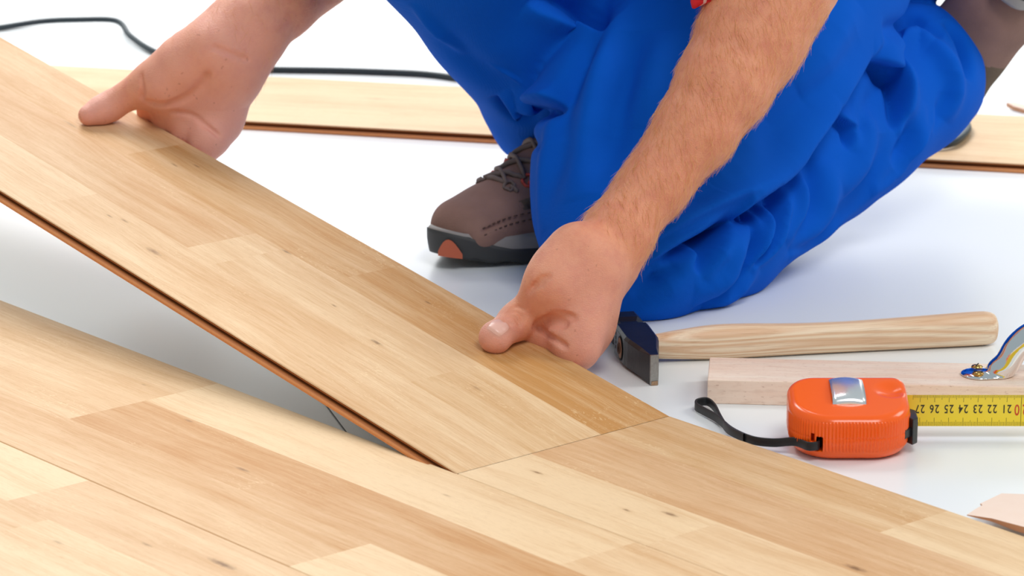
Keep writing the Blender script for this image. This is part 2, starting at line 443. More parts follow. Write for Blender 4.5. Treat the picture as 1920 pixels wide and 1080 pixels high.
def plank(name, label, group, origin, dvec, cvec, length, strips, knots, start=0.0, worn=False):
    """origin: front left top corner frame; local x = along, y = across, z = normal.
    strips: three lists of (x_end, tone, hue) measured in local x (0..length)"""
    d = np.asarray(dvec, float); c = np.asarray(cvec, float); nrm = np.cross(d, c)
    if nrm[2] < 0: nrm = -nrm
    e = bpy.data.objects.new(name, None); COL.objects.link(e); e.empty_display_size = .02
    mat = Matrix(((d[0], c[0], nrm[0], origin[0]), (d[1], c[1], nrm[1], origin[1]), (d[2], c[2], nrm[2], origin[2]), (0, 0, 0, 1)))
    e.matrix_world = mat
    flip = np.dot(np.cross(d, c), nrm) < 0
    if flip: raise ValueError('left handed plank '+name)
    tag(e, label, 'plank', group)
    # decor sheet: strips and blocks, a quad each, with rounded-over long edges
    vs = []; fs = []; att = []; uvs = []
    def quad(x0, x1, y0, y1, tone, off, hue, z=(0, 0)):
        b = len(vs); vs.extend([(x0, y0, z[0]), (x1, y0, z[0]), (x1, y1, z[1]), (x0, y1, z[1])]); fs.append((b, b+1, b+2, b+3)); att.append((tone, off, hue)); uvs.append([(x0, y0), (x1, y0), (x1, y1), (x0, y1)])
    bv = .0006
    for k in range(3):
        x = 0.0
        for (xe, tone, hue) in strips[k]:
            xe = min(xe, length); off = rng.random()
            y0 = k*S3; y1 = (k+1)*S3
            if k == 0: y0 += .0002
            if k == 2: y1 -= .0002
            ya = y0+bv if k == 0 else y0; yb = y1-bv if k == 2 else y1
            quad(x, xe, ya, yb, tone, off, hue)
            if k == 0: quad(x, xe, y0, ya, tone, off, hue, (-bv, 0))
            if k == 2: quad(x, xe, yb, y1, tone, off, hue, (0, -bv))
            x = xe
    me = bpy.data.meshes.new('decor_surface'); me.from_pydata(vs, [], fs)
    me.uv_layers.new(name='board'); me.color_attributes.new('strip', 'FLOAT_COLOR', 'CORNER'); ul = me.uv_layers['board']; ca = me.color_attributes['strip']
    for i, pl in enumerate(me.polygons):
        for j, li in enumerate(pl.loop_indices):
            ul.data[li].uv = uvs[i][j]; ca.data[li].color = (*att[i], 1)
    me.materials.append(plank_mat(name+'_decor', knots)); me.update()
    o = bpy.data.objects.new('decor_surface', me); link(o, e)
    # fibre core with tongue (far side) and groove (near side), section swept along the board
    sec = [(.0002, -bv), (.0002, -.0020), (.0045, -.0020), (.0045, -.0040), (-.0028, -.0044), (-.0034, -.0058), (-.0028, -.0078), (WD-.004, -.0079), (WD-.004, -.0043), (WD+.0016, -.0039), (WD+.0016, -.0025), (WD-.0002, -.0023), (WD-.0002, -bv)]
    if worn: pass
    m = MB(); n = len(sec); V = [(0, y, z) for y, z in sec]+[(length, y, z) for y, z in sec]
    for i in range(n-1):
        mi = 1 if i in (1, 2, 3) else (2 if i == 6 else 0)
        if i == 0: mi = 1
        m.add([V[i], V[i+1], V[n+i+1], V[n+i]], [(0, 1, 2, 3)], mi)
    caps = [(0, 1, 2), (0, 2, 11, 12), (2, 3, 8, 11), (8, 9, 10, 11), (3, 4, 6), (4, 5, 6), (3, 6, 7, 8)]
    m.add(V[:n], [tuple(reversed(c_)) for c_ in caps], 0); m.add(V[n:], caps, 0)
    co = mesh_obj('fibre_core', m.v, m.f, [M_core, M_core_dark, M_back], None, False, m.m)
    co.parent = e
    return e
def rowplank(name, label, group, t0, t1, u0, strips, knots):
    """laid board between t0 < t1 (metres along AL), near long side at u0. strips given in t coordinates, from low t up"""
    org = PA+AL*t1+AC*u0
    # local x must make a right-handed frame with AC: x = -AL
    L = t1-t0
    st = [[(t1-te if te is not None else L, tone, hue) for te, tone, hue in s] for s in strips]
    kn = [(t1-tk, uk, rx, ry, s) for tk, uk, rx, ry, s in knots]
    return plank(name, label, group, org, -AL, AC, L, st, kn)
GL = 'laid laminate planks'
# row 1, beyond the raised board (strips from near u to far u, blocks from high t to low t)
rowplank('laminate_plank', 'laid laminate plank just below the orange tape measure, running off to the right', GL, -1.29, -.0005, 0,
    [[(-.185, .12, .1), (-.62, .22, .3), (None, .3, .2)], [(-.52, .62, .75), (-1.0, .3, .2), (None, .4, .2)], [(-.264, .55, .1), (-.78, .18, .0), (None, .4, .5)]],
    [(-.033, .042, .006, .0016, .75), (-.152, .052, .007, .0022, .8), (-.128, .036, .004, .0013, .8), (-.30, .07, .010, .003, .8)])
# row 2
rowplank('laminate_plank', 'laid laminate plank whose bare far edge borders the grey gap under the raised board', GL, -.45, .84, -WD,
    [[(.36, .35, .3), (-.07, .55, .5), (None, .12, .1)], [(.268, .34, .4), (-.21, .80, .6), (None, .3, .2)], [(.268, .48, .2), (-.177, .14, .1), (None, .38, .3)]],
    [(.21, .125, .005, .0015, .5), (.1, .09, .008, .002, .6), (-.03, .16, .004, .0012, .4), (.30, .15, .003, .001, .4)])
# row 3
rowplank('laminate_plank', 'laid laminate plank nearest the camera, filling the bottom left corner, with a long dark knot', GL, -.75, .54, -2*WD,
    [[(.2, .4, .4), (None, .3, .5)], [(.1, .5, .4), (None, .25, .2)], [(.148, .1, .1), (-.31, .42, .6), (None, .3, .2)]],
    [(-.04, .165, .015, .003, .8), (.02, .15, .006, .0015, .5), (.06, .11, .006, .0016, .4)])
# the raised board held by the two hands
RA = math.radians(9.2); RD = AL*math.cos(RA)+np.array([0, 0, math.sin(RA)]); RN = np.cross(-RD, AC)
if RN[2] < 0: RN = -RN
RL = 1.29
def PLp(x, y, h=0.):   # photo pixel on the raised board, h above its face
    r = ray(x, y); q = PA+RN*h; return CP+r*(((q-CP)@RN)/(r@RN))
def PT(t, u, h=0.): return PA+RD*t+AC*u+RN*h
kn = lambda t, u, rx, ry, s: (RL-t, u, rx, ry, s)
plank('laminate_plank', 'raised laminate plank held at a slant by both hands, one end on the laid floor', None, PA+RD*RL, -RD, AC, RL,
    [[(RL-.9, .3, .3), (RL-.52, .22, .3), (RL, .40, .3)],
     [(RL-.80, .25, .4), (RL-.40, .62, .45), (RL-.365, .28, .2), (RL-.13, .40, .2), (RL, .42, .1)],
     [(RL-.58, .48, .2), (RL-.30, .74, .1), (RL, .92, .1)]],
    [kn(.405, .037, .009, .003, .6), kn(.465, .052, .005, .0012, .6), kn(.478, .047, .004, .001, .6), kn(.195, .085, .006, .002, .75), kn(.262, .098, .003, .001, .6),
     kn(.545, .155, .005, .001, .7), kn(.535, .17, .005, .001, .7), kn(.36, .128, .006, .0014, .7), kn(.235, .165, .004, .0012, .6), kn(.655, .13, .01, .002, .4), kn(.1, .1, .006, .002, .3)])
# background board
q0 = onz(450, 226, TH); q1 = onz(1920, 308, TH); bd = (q1-q0)/np.linalg.norm(q1-q0); bc = np.array([-bd[1], bd[0], 0]); org = q0-bd*.42
plank('laminate_plank', 'loose laminate plank lying on the white floor behind the kneeling person', None, org, bd, bc, 1.29,
    [[(.55, .05, .0), (.95, .1, .1), (1.29, .22, .2)], [(.3, .3, .2), (.78, .16, .4), (1.29, .20, .2)], [(.62, .14, .3), (1.29, .06, .0)]], [(.52, .12, .01, .002, .4)])

# ------------------------------------------------------------ the kneeling person
person = empty('person', 'person kneeling on one knee in blue work trousers, both hands holding the raised plank', 'person', (.2, 2.95, 0))
def part(name, V, Q, mats, mi=None, parent=person):
    o = mesh_obj(name, V, Q, mats, None, True, mi); o.parent = parent
    o.matrix_parent_inverse = Matrix.Translation(parent.location).inverted(); return o

# ---- hand and forearm at the right of the photo (thumb on the board, fingers curled below it)
def hand_near():
    Yh = 2.485
    f = Field((-.06, 2.37, -.002), (.31, 2.76, .34), .00135)
    P = lambda x, y, dY=0.: W(x, y, Yh+dY)
    # forearm, tapering to the wrist
    arm = [(P(1468, -45, .17), .0452), (P(1408, 70, .15), .0400), (P(1357, 158, .125), .0348), (P(1304, 243, .105), .0296), (P(1230, 346, .08), .0230), (P(1153, 445, .05), .0216)]
    f.chain(arm, .010)
    f.cone(P(1252, 305, .10), P(1165, 420, .07), .018, .018, .02)     # far bone of the forearm, gives the wrist its depth
    f.cone(P(1150, 445, .05), P(1108, 492, .03), .0225, .0215, .015)
    f.cone(P(1172, 445, .05), P(1146, 500, .04), .0150, .0165, .015)
    K = [P(1080, 652, -.008), P(1088, 645, .016), P(1090, 630, .036), P(1096, 608, .052)]
    Bs = [P(1108, 500, .02), P(1128, 498, .033), P(1136, 500, .046), P(1142, 502, .055)]
    for i, (a, b, r) in enumerate(zip(Bs, K, (.0148, .0142, .0138, .0128))):
        f.cone(a, b, .0165, r, .014)
        f.cone(a*.45+b*.55, b, .0148, r*.98, .008)
    f.cone(P(1085, 540, .012), P(1084, 612, .0), .0195, .0160, .016)
    f.cone(P(1110, 520, .02), P(1108, 610, .022), .019, .0165, .014)
    # thumb
    T0 = P(1085, 480, .016); T1 = P(1034, 532, .0); T2 = PLp(981, 594, .0150); T3 = PLp(932, 630, .0098)
    f.cone(T0, T1, .0225, .0176, .016)
    f.cone(P(1080, 474, .022), P(1044, 502, .01), .0165, .0160, .015)
    f.cone(T1, T2, .0166, .0126, .012)
    f.cone(T2, T3, .0128, .0110, .005)
    f.ball(T2+(T3-T2)*.25, .0134, .006)
    f.ball(T3+(T3-T2)*.10, .0112, .005)
    # fold of the web, over the index finger
    f.cone(P(1052, 585, .002), P(1078, 622, -.004), .0125, .0120, .012)
    f.cone(P(1034, 607, -.002), P(1064, 637, -.010), .0078, .0090, .003)
    f.cone(P(1062, 640, -.010), P(1085, 655, -.010), .0085, .0110, .010)
    # index finger alongside the board edge, then beneath it
    I1 = P(1010, 632, .016)
    f.cone(K[0], P(1000, 627, .013), .0128, .0104, .004); f.cone(P(1000, 627, .013), I1, .0104, .0092, .003)
    I2 = I1+np.array([-.012, -.002, -.0175]); I3 = I2+np.array([-.006, -.018, -.001])
    f.cone(I1, I2, .0092, .0080, .004); f.cone(I2, I3, .0080, .0072, .003)
    for i, (Kk, L) in enumerate(((K[1], .040), (K[2], .037), (K[3], .030))):
        A = np.array([Kk[0]-L*.80, Kk[1]+L*.10, .0150]); B = A+np.array([-L*.35, -.016, -.0030]); C = B+np.array([-.006, -.018, -.001])
        f.cone(Kk, A, .0118, .0095, .006); f.cone(A, B, .0093, .0082, .004); f.cone(B, C, .0080, .0072, .003)
    def groove(pts, r=.0011, k=.002, dp=0.):
        q = [f.hit(*p) for p in pts]; q = [c for c in q if c is not None]
        if dp: q = [c+dp*(c-CP)/np.linalg.norm(c-CP) for c in q]
        q = spline(q, 5) if len(q) > 2 else q
        for a, b in zip(q[:-1], q[1:]): f.cone(a, b, r, r, k, 's')
    groove([(1008, 612), (1024, 604), (1040, 602), (1058, 606)], .0028, .004, .0008)
    groove([(1012, 615), (1026, 627), (1042, 638), (1060, 649)], .0020, .002, .0010)
    groove([(1022, 598), (1040, 590), (1062, 592), (1078, 598)], .0007, .004)
    for pts in ([(946, 596), (955, 591), (966, 596), (975, 611)], [(951, 587), (963, 583), (975, 590), (982, 604)], [(957, 579), (969, 575), (981, 580)], [(940, 603), (950, 602), (960, 611)]): groove(pts, .0007, .0016)
    groove([(990, 548), (1004, 536), (1020, 529)], .0007, .003)
    groove([(1000, 538), (1012, 524), (1030, 518)], .0005, .003)
    V, Q = f.mesh(); V = relax(V, Q, 2)
    # nail, laid on the thumb
    nv = MB(); ax = (T3-T2)/np.linalg.norm(T3-T2); up = np.array([-.12, -.80, .62]); up = up-ax*(up@ax); up /= np.linalg.norm(up); sd = np.cross(ax, up)
    c0 = T3+ax*.0026; rows = []; n = 13
    for i in range(n):
        for j in range(n):
            u = -1+2*i/(n-1); v = -1+2*j/(n-1); uu = u*math.sqrt(max(0, 1-.42*v*v)); vv = v*math.sqrt(max(0, 1-.30*u*u))
            p = f.drop(c0+ax*(vv*.0078)+sd*(uu*.0072), up, .018); edge = max(abs(u), abs(v))
            rows.append(p+up*((.00045 if edge < .99 else -.0006)+(.0005 if v > .6 else 0)*(edge < .99)))
    nv.add(rows, [(i*n+j, i*n+j+1, (i+1)*n+j+1, (i+1)*n+j) for i in range(n-1) for j in range(n-1)])
    return V, Q, nv, arm

def hand_far():
    Yh = 2.815
    f = Field((-.42, 2.66, .02), (.02, 3.06, .34), .0015)
    P = lambda x, y, dY=0.: W(x, y, Yh+dY)
    arm = [(P(640, -110, .12), .041), (P(517, 0, .06), .0328), (P(470, 50, .035), .0292), (P(430, 95, .02), .0270)]
    f.chain(arm, .010)
    f.cone(P(432, 58, .03), P(395, 98, .012), .018, .019, .025)
    f.cone(P(468, 88, .03), P(442, 140, .022), .018, .019, .022)
    f.cone(P(300, 184, .046), P(283, 196, .058), .011, .010, .008)
    # thenar mass and palm
    f.cone(P(395, 100, .022), P(318, 152, .026), .0235, .0235, .02)
    f.cone(P(345, 120, .020), P(300, 163, .030), .0222, .0165, .014)
    f.cone(P(428, 120, .028), P(407, 225, .026), .0235, .0200, .02)      # heel of the hand, little finger side
    f.cone(P(415, 130, .028), P(352, 218, .034), .021, .0160, .02)
    f.cone(P(400, 170, .030), P(325, 212, .046), .016, .0130, .016)
    f.cone(P(396, 258, .014), P(412, 215, .028), .0125, .0175, .014)
    # knuckles and fingers closing under the board
    K = [P(292, 206, .062), P(326, 226, .045), P(360, 246, .027), P(392, 262, .010)]
    for Kk in K: f.ball(Kk, .0118, .012)
    for i, Kk in enumerate(K):
        t0 = float((Kk-PA)@RD); L = (.075, .082, .076, .060)[i]
        a = PT(t0, WD+.004, -.0215); b = PT(t0+.004, WD-L*.42, -.0185); c = PT(t0+.005, WD-L*.78, -.0178)
        f.cone(Kk, a, .0112, .0098, .008); f.cone(a, b, .0096, .0086, .004); f.cone(b, c, .0086, .0074, .003)
    # thumb
    T1 = P(276, 157, .032); T2 = PLp(205, 200, .0130); T3 = PLp(166, 216, .0082)
    f.cone(T1, T2, .0142, .0116, .012); f.cone(T2, T3, .0116, .0086, .006); f.ball(T2*.55+T3*.45, .0108, .005)
    def groove(pts, r=.0011, k=.002):
        q = [f.hit(*p) for p in pts]; q = [c for c in q if c is not None]
        q = spline(q, 5) if len(q) > 2 else q
        for a, b in zip(q[:-1], q[1:]): f.cone(a, b, r, r, k, 's')
    groove([(276, 192), (305, 197), (345, 184), (376, 160), (390, 138)], .0008, .005)
    groove([(322, 210), (358, 215), (385, 235), (412, 256)], .0009, .003)
    groove([(265, 140), (268, 165), (266, 185)], .0008, .003)
    groove([(400, 88), (430, 100), (465, 112)], .0004, .004)
    V, Q = f.mesh(); V = relax(V, Q, 2)
    return V, Q, arm

Vn, Qn, nail, arm_n = hand_near()
Vf, Qf, arm_f = hand_far()

# ---- rest of the body (above the frame: upper arms, torso, neck, head), coarser
def rest():
    f = Field((-.42, 2.55, .15), (.55, 3.35, 1.02), .008)
    A = lambda *p: np.array(p)
    eL = arm_n[0][0]; eR = arm_f[0][0]; eR2 = A(-.085, 3.02, .285)
    f.chain([(eL, .0425), (A(.185, 2.74, .42), .052), (A(.15, 2.84, .60), .065)], .012)
    f.chain([(eR, .038), (eR2, .045), (A(-.12, 3.06, .42), .05), (A(-.15, 3.05, .60), .065)], .03)
    f.chain([(A(.27, 3.08, .31), .13), (A(.14, 3.02, .43), .12), (A(.03, 2.96, .56), .13)], .06)
    f.cone(A(.12, 2.86, .60), A(-.13, 3.03, .60), .075, .075, .06)
    f.cone(A(-.005, 2.94, .64), A(-.035, 2.90, .76), .058, .054, .03)
    # head, looking down along the board
    hc = A(-.06, 2.875, .85); fw = A(-.55, -.62, -.56); fw /= np.linalg.norm(fw); up = A(-.30, -.35, .89); up = up-fw*(up@fw); up /= np.linalg.norm(up); sd = np.cross(fw, up)
    H = lambda a, b, c: hc+fw*a+sd*b+up*c
    f.ball(H(-.01, 0, .02), .088, .02); f.ball(H(.03, 0, .03), .070, .03); f.cone(H(.03, 0, -.04), H(.055, 0, -.075), .058, .030, .03)
    f.cone(H(.088, 0, .02), H(.108, 0, -.018), .010, .014, .012)                      # nose
    for s in (-1, 1):
        f.ball(H(.075, s*.032, .018), .014, .008, 's'); f.ball(H(.072, s*.031, .016), .0125, .004); f.cone(H(.088, s*.015, .036), H(.076, s*.045, .038), .008, .006, .01)
        f.cone(H(-.005, s*.082, .025), H(.0, s*.082, -.025), .014, .010, .006, flat=(sd, .5))
    f.cone(H(.083, -.022, -.052), H(.083, .022, -.052), .009, .009, .006)
    f.cone(H(.097, -.024, -.050), H(.097, .024, -.050), .0025, .0025, .004, 's')
    return *f.mesh(), H
Vr, Qr, HEAD = rest(); Vr = relax(Vr, Qr, 1)
nv = np.array(nail.v); nf = np.array(nail.f)
Vall = np.concatenate([Vn, Vf, Vr, nv]); o1 = len(Vn); o2 = o1+len(Vf); o3 = o2+len(Vr)
Qall = np.concatenate([Qn, Qf+o1, Qr+o2, nf+o3]); MI = np.concatenate([np.zeros(len(Qn)+len(Qf)+len(Qr)), np.ones(len(nf))])
body = part('body', Vall, Qall, [M_skin, M_nail], MI)
# redness attribute: knuckles, thumb tips, palm
red = np.zeros(len(Vall))
def reds(c, r, s=1.):
    d = np.linalg.norm(Vall-np.asarray(c), axis=1); np.maximum(red, s*np.clip(1.4-d/r, 0, 1), out=red)
for c, r, s in ((PLp(935, 640, .008), .02, .9), (PLp(985, 600, .012), .018, .8), (W(1090, 640, 2.48), .03, .9), (W(1120, 680, 2.49), .02, 1.), (W(1090, 560, 2.48), .04, .6),
                (W(320, 170, 2.80), .05, .8), (W(400, 230, 2.82), .05, 1.), (PLp(180, 215, .008), .03, .9), (W(430, 110, 2.82), .05, .7)): reds(c, r, s)
at = body.data.attributes.new('red', 'FLOAT', 'POINT'); at.data.foreach_set('value', red.astype(np.float32))

# head hair
hf = Field((-.22, 2.72, .76), (.10, 3.05, 1.02), .005)
hf.ball(HEAD(-.018, 0, .030), .0945, .0); hf.ball(HEAD(-.03, 0, .0), .088, .03)
hf.plane(HEAD(.045, 0, .052), HEAD(.6, 0, -.55)-HEAD(0, 0, 0), .01)
Vh, Qh = hf.mesh(); part('hair', relax(Vh, Qh, 1), Qh, M_hairh)

# ---- arm hair: short fair hairs lying along the forearms
def arm_hairs():
    rg = random.Random(7); mb = MB()
    for V, Q, arm, cnt, rr in ((Vn, Qn, arm_n, 4600, (0, 6)), (Vf, Qf, arm_f, 350, (0, 4))):
        a = V[Q]; nrm = np.cross(a[:, 2]-a[:, 0], a[:, 3]-a[:, 1]); nl = np.linalg.norm(nrm, axis=1)+1e-12; nrm /= nl[:, None]; cen = a.mean(1)
        e0 = arm[0][0]; e1 = arm[-1][0]; ax = (e1-e0); L = np.linalg.norm(ax); ax /= L
        s = (cen-e0)@ax/L; m = (s > .02) & (s < 1.04); idx = np.nonzero(m)[0]
        side = np.cross(ax, [0, -1., 0]); side /= np.linalg.norm(side)
        n = 0
        while n < cnt:
            i = idx[rg.randrange(len(idx))]; N = nrm[i]; t = s[i]
            if t > 1.0 and rg.random() < .7: n += .2; continue
            # direction: along the arm toward the hand, sweeping outward, tangent plus a little lift
            d = ax*.75+np.array([.75, 0, -.1])*(.5+.4*rg.random())+np.array([rg.gauss(0, .22), rg.gauss(0, .22), rg.gauss(0, .22)])
            d = d-N*(d@N); d /= np.linalg.norm(d)+1e-9
            ln = rg.uniform(.007, .015); p = cen[i]+N*.0001; lift = rg.uniform(.10, .34)
            bend = np.array([rg.gauss(0, .3), 0, rg.gauss(0, .3)]); pts = []
            for k in range(4):
                q = k/3; pts.append(p+d*ln*q+N*(lift*ln*(q-.65*q*q))+bend*ln*.25*q*q)
            mb.tube(pts, [.00008, .00009, .00007, .00003], 3, caps=False); n += 1
    return mb
hb = arm_hairs(); ho = part('arm_hair', np.array(hb.v), hb.f, M_hair); ho['kind'] = 'stuff'; ho['label'] = 'fine golden hair on the forearms'

# ---- trousers
def trousers():
    f = Field((-.25, 2.52, -.004), (.48, 3.27, .50), .0034)
    L = lambda pts: [(W(x, y, Y), r) for x, y, Y, r in pts]
    # near leg, calf and foot end lying back to the right
    f.chain(L([(1195, 475, 2.695, .064), (1320, 425, 2.755, .066), (1460, 325, 2.835, .063), (1600, 228, 2.92, .060), (1700, 165, 2.98, .056), (1765, 125, 3.03, .052)]), .012)
    f.cone(W(1540, 290, 2.88), W(1700, 130, 2.99), .048, .052, .03)
    f.plane(W(1790, 112, 3.03), (.90, .42, .10), .004)
    inn = L([(1700, 160, 2.985, .040), (1790, 108, 3.045, .047), (1860, 60, 3.10, .048)]); f.chain(inn, .003, 's')
    g = f.clone()   # thigh resting above it
    g.chain(L([(1172, 450, 2.712, .0640), (1215, 400, 2.75, .072), (1275, 280, 2.80, .088), (1370, 120, 2.86, .097), (1440, -60, 2.93, .108), (1520, -300, 3.02, .125)]), .04)
    g.cone(W(1520, -300, 3.02), (.28, 3.09, .295), .125, .156, .03)
    g.cone(W(1130, 330, 2.775), W(1240, 60, 2.87), .040, .055, .04)
    g.cone(W(1090, 400, 2.76), W(1110, 180, 2.82), .026, .040, .04)
    g.cone(W(1330, 340, 2.80), W(1520, 120, 2.89), .040, .050, .03)
    g.cone(W(1538, -40, 2.93), W(1480, 160, 2.88), .060, .045, .03)
    hh = f.clone()  # far leg, foot flat on the floor, knee forward and up
    hh.chain(L([(1085, 262, 2.985, .058), (1062, 170, 2.96, .066), (1000, 20, 2.91, .079), (880, -170, 2.85, .078), (720, -400, 2.80, .078)]), .03)
    hh.cone(W(985, 205, 2.965), W(1010, 235, 2.955), .016, .018, .02)
    hh.cone(W(900, 0, 2.88), W(700, -210, 2.82), .045, .05, .04)
    hh.chain(L([(740, -410, 2.81, .080), (1060, -400, 2.92, .09), (1400, -380, 3.02, .11)]), .04)
    hh.plane(onz(1040, 300, .058), (.0, .0, -1), .002)
    hh.cone(W(1100, 330, 3.0), W(1080, 235, 2.98), .051, .051, .002, 's')
    # join the three masses; small radius keeps the fold between thigh and calf
    def smin(A, B, k):
        h = np.maximum(k-np.abs(A-B), 0)/k; return np.minimum(A, B)-h*h*k*.25
    base = f.clone(); base.F = smin(smin(f.F, g.F, .007), hh.F, .006)
    ref = base
    V, Q = base.mesh(); V = relax(V, Q, 3); V, Q = subdivide(V, Q); V = relax(V, Q, 2)
    # cloth folds: creases, ridges and valleys traced over the sculpted surface, pushed along the normals
    def normals(V, Q):
        fn = np.cross(V[Q[:, 2]]-V[Q[:, 0]], V[Q[:, 3]]-V[Q[:, 1]]); N = np.zeros_like(V)
        for k in range(4):
            for c in range(3): N[:, c] += np.bincount(Q[:, k], weights=fn[:, c], minlength=len(V))
        return N/(np.linalg.norm(N, axis=1)[:, None]+1e-12)
    N = normals(V, Q); N = relax(N, Q, 12); N /= np.linalg.norm(N, axis=1)[:, None]+1e-12
    D = np.zeros(len(V))
    def fold(pts, kind, A, wd, B=None, wb=None, taper=.35):
        q = [ref.hit(x, y) for x, y in pts]; q = [p for p in q if p is not None]
        if len(q) < 2: return
        q = np.array(spline(q, 5)); R_ = 3*max(wd, wb or 0)
        m = np.nonzero(np.all((V > q.min(0)-R_) & (V < q.max(0)+R_), axis=1))[0]; P = V[m]
        best = np.full(len(m), 1e9); side = np.zeros(len(m)); par = np.zeros(len(m))
        L = np.concatenate([[0], np.cumsum(np.linalg.norm(np.diff(q, axis=0), axis=1))]); L /= L[-1]
        for i in range(len(q)-1):
            ab = q[i+1]-q[i]; l2 = ab@ab
            if l2 < 1e-12 or l2 > .0025: continue
            t = np.clip((P-q[i])@ab/l2, 0, 1); dv = P-(q[i]+t[:, None]*ab); d = np.linalg.norm(dv, axis=1)
            sx_, sy_ = ab@_R, -(ab@_U); sv = -sy_*_R-sx_*_U; sv = sv/(np.linalg.norm(sv)+1e-9)
            u = d < best; best[u] = d[u]; side[u] = (dv@sv)[u]; par[u] = (L[i]+t*(L[i+1]-L[i]))[u]
        tp = np.clip(np.minimum(par, 1-par)/taper, 0, 1)**.7*2.9
        if kind in 'LR':
            sg = side if kind == 'R' else -side; B = A if B is None else B; wb = wd if wb is None else wb
            st = 1/(1+np.exp(-np.clip(sg/.0011, -30, 30)))
            h = st*A*np.exp(-(best/wd)**2)-(1-st)*B*np.exp(-(best/wb)**2)
        elif kind == 'r': h = A*np.exp(-(best/wd)**2)
        else: h = -A*np.exp(-(best/wd)**2)
        D[m] += h*tp
    F = fold
    # thigh lying over the calf
    F([(1660, 60), (1625, 120), (1570, 200), (1510, 270), (1462, 345), (1400, 395), (1345, 425), (1290, 455), (1230, 488), (1165, 530)], 'R', .0045, .022, .0085, .013)
    F([(1600, 60), (1560, 130), (1500, 205), (1420, 265), (1340, 315)], 'v', .0025, .016)
    F([(1560, 190), (1500, 250), (1440, 320), (1380, 365), (1300, 405), (1240, 425)], 'r', .003, .012)
    F([(1400, 365), (1330, 400), (1260, 435), (1200, 470)], 'R', .0022, .012, .0025, .008)
    F([(1330, 360), (1280, 385), (1220, 400)], 'v', .002, .010)
    # calf
    F([(1628, 118), (1650, 118), (1674, 140), (1686, 180), (1684, 225), (1676, 250)], 'L', .0065, .015, .008, .013)
    F([(1650, 58), (1697, 42), (1730, 50), (1765, 72)], 'v', .0055, .008)
    F([(1640, 85), (1700, 68), (1740, 82), (1780, 130)], 'r', .004, .010)
    F([(1770, 38), (1800, 72), (1811, 110), (1811, 150)], 'v', .0050, .007)
    F([(1745, 85), (1780, 130), (1788, 180), (1772, 225)], 'r', .0035, .012)
    F([(1775, 140), (1768, 195), (1745, 240)], 'v', .0022, .008)
    F([(1560, 208), (1580, 230), (1589, 255), (1588, 285)], 'L', .0035, .010, .0055, .006)
    F([(1598, 200), (1618, 240), (1612, 300), (1580, 360)], 'r', .0035, .013)
    F([(1728, 190), (1712, 272), (1672, 330), (1632, 365)], 'r', .0028, .008)
    F([(1762, 200), (1724, 255), (1672, 335)], 'r', .0022, .006)
    F([(1690, 215), (1700, 262), (1670, 310)], 'v', .0032, .008)
    F([(1650, 250), (1652, 300), (1615, 355), (1560, 410)], 'v', .0028, .010)
    F([(1745, 240), (1700, 300), (1640, 350)], 'v', .0018, .006)
    F([(1505, 272), (1516, 300), (1524, 340), (1515, 390), (1480, 450)], 'v', .0026, .008)
    F([(1500, 290), (1500, 350), (1498, 400), (1470, 455)], 'r', .0030, .008)
    F([(1550, 300), (1556, 360), (1530, 420), (1480, 470)], 'r', .0030, .012)
    F([(1649, 335), (1622, 377), (1580, 415), (1530, 448), (1470, 480)], 'L', .0015, .010, .002, .012)
    F([(1471, 325), (1476, 353), (1469, 401), (1452, 442), (1430, 475), (1400, 500)], 'L', .0042, .007, .0085, .0050)
    F([(1446, 352), (1447, 401), (1428, 442), (1405, 474), (1380, 495)], 'L', .003, .006, .0055, .0042)
    F([(1430, 365), (1437, 394), (1416, 455), (1384, 508), (1345, 542)], 'L', .003, .007, .0055, .0045)
    F([(1409, 380), (1412, 408), (1419, 413), (1427, 400), (1428, 375)], 'v', .0045, .003)
    F([(1396, 387), (1364, 426), (1336, 472), (1312, 517)], 'L', .0055, .012, .0095, .009)
    F([(1368, 408), (1317, 445), (1280, 468), (1240, 490)], 'v', .004, .006)
    F([(1402, 420), (1378, 470), (1340, 520), (1300, 548)], 'r', .004, .009)
    F([(1403, 488), (1368, 520), (1334, 553), (1296, 582)], 'R', .0025, .010, .005, .006)
    F([(1308, 470), (1270, 505), (1220, 535), (1180, 552)], 'v', .004, .007)
    F([(1340, 450), (1290, 490), (1230, 520)], 'r', .003, .007)
    F([(1420, 500), (1370, 545), (1320, 570)], 'r', .003, .009)
    F([(1260, 545), (1210, 565), (1165, 575)], 'v', .002, .008)
    # thigh, long soft drapes
    F([(1165, 5), (1140, 80), (1128, 160), (1108, 260), (1080, 380)], 'r', .0045, .016)
    F([(1185, 60), (1170, 150), (1140, 260), (1110, 360)], 'v', .0035, .018)
    F([(1140, 40), (1100, 110), (1065, 180), (1045, 270)], 'v', .004, .012)
    F([(1075, 130), (1048, 220), (1030, 330), (1020, 440)], 'r', .003, .012)
    F([(1240, 60), (1215, 150), (1190, 240)], 'r', .0025, .014)
    F([(1430, 220), (1400, 300), (1330, 350)], 'r', .002, .015)
    F([(1600, 0), (1560, 90), (1500, 170)], 'r', .003, .016)
    # far leg: bunched hem, seam and the shadowed hollow behind the knee
    F([(930, 178), (950, 193), (976, 214), (992, 200), (1020, 196), (1060, 196)], 'L', .0055, .014, .0075, .010, .12)
    F([(985, 5), (1040, 20), (1090, 45), (1140, 62)], 'R', .004, .014, .007, .020)
    F([(912, 122), (948, 138), (984, 155)], 'r', .0012, .002)
    F([(830, 60), (880, 110), (960, 165)], 'v', .002, .014)
    F([(775, 5), (830, 62), (870, 110)], 'r', .0025, .006)
    F([(985, 262), (1010, 272), (1040, 276)], 'v', .002, .005)
    V = V+N*D[:, None]; V = relax(V, Q, 1, .35)
    V[:, 2] = np.maximum(V[:, 2], .0008)
    return V, Q
Vt, Qt = trousers()
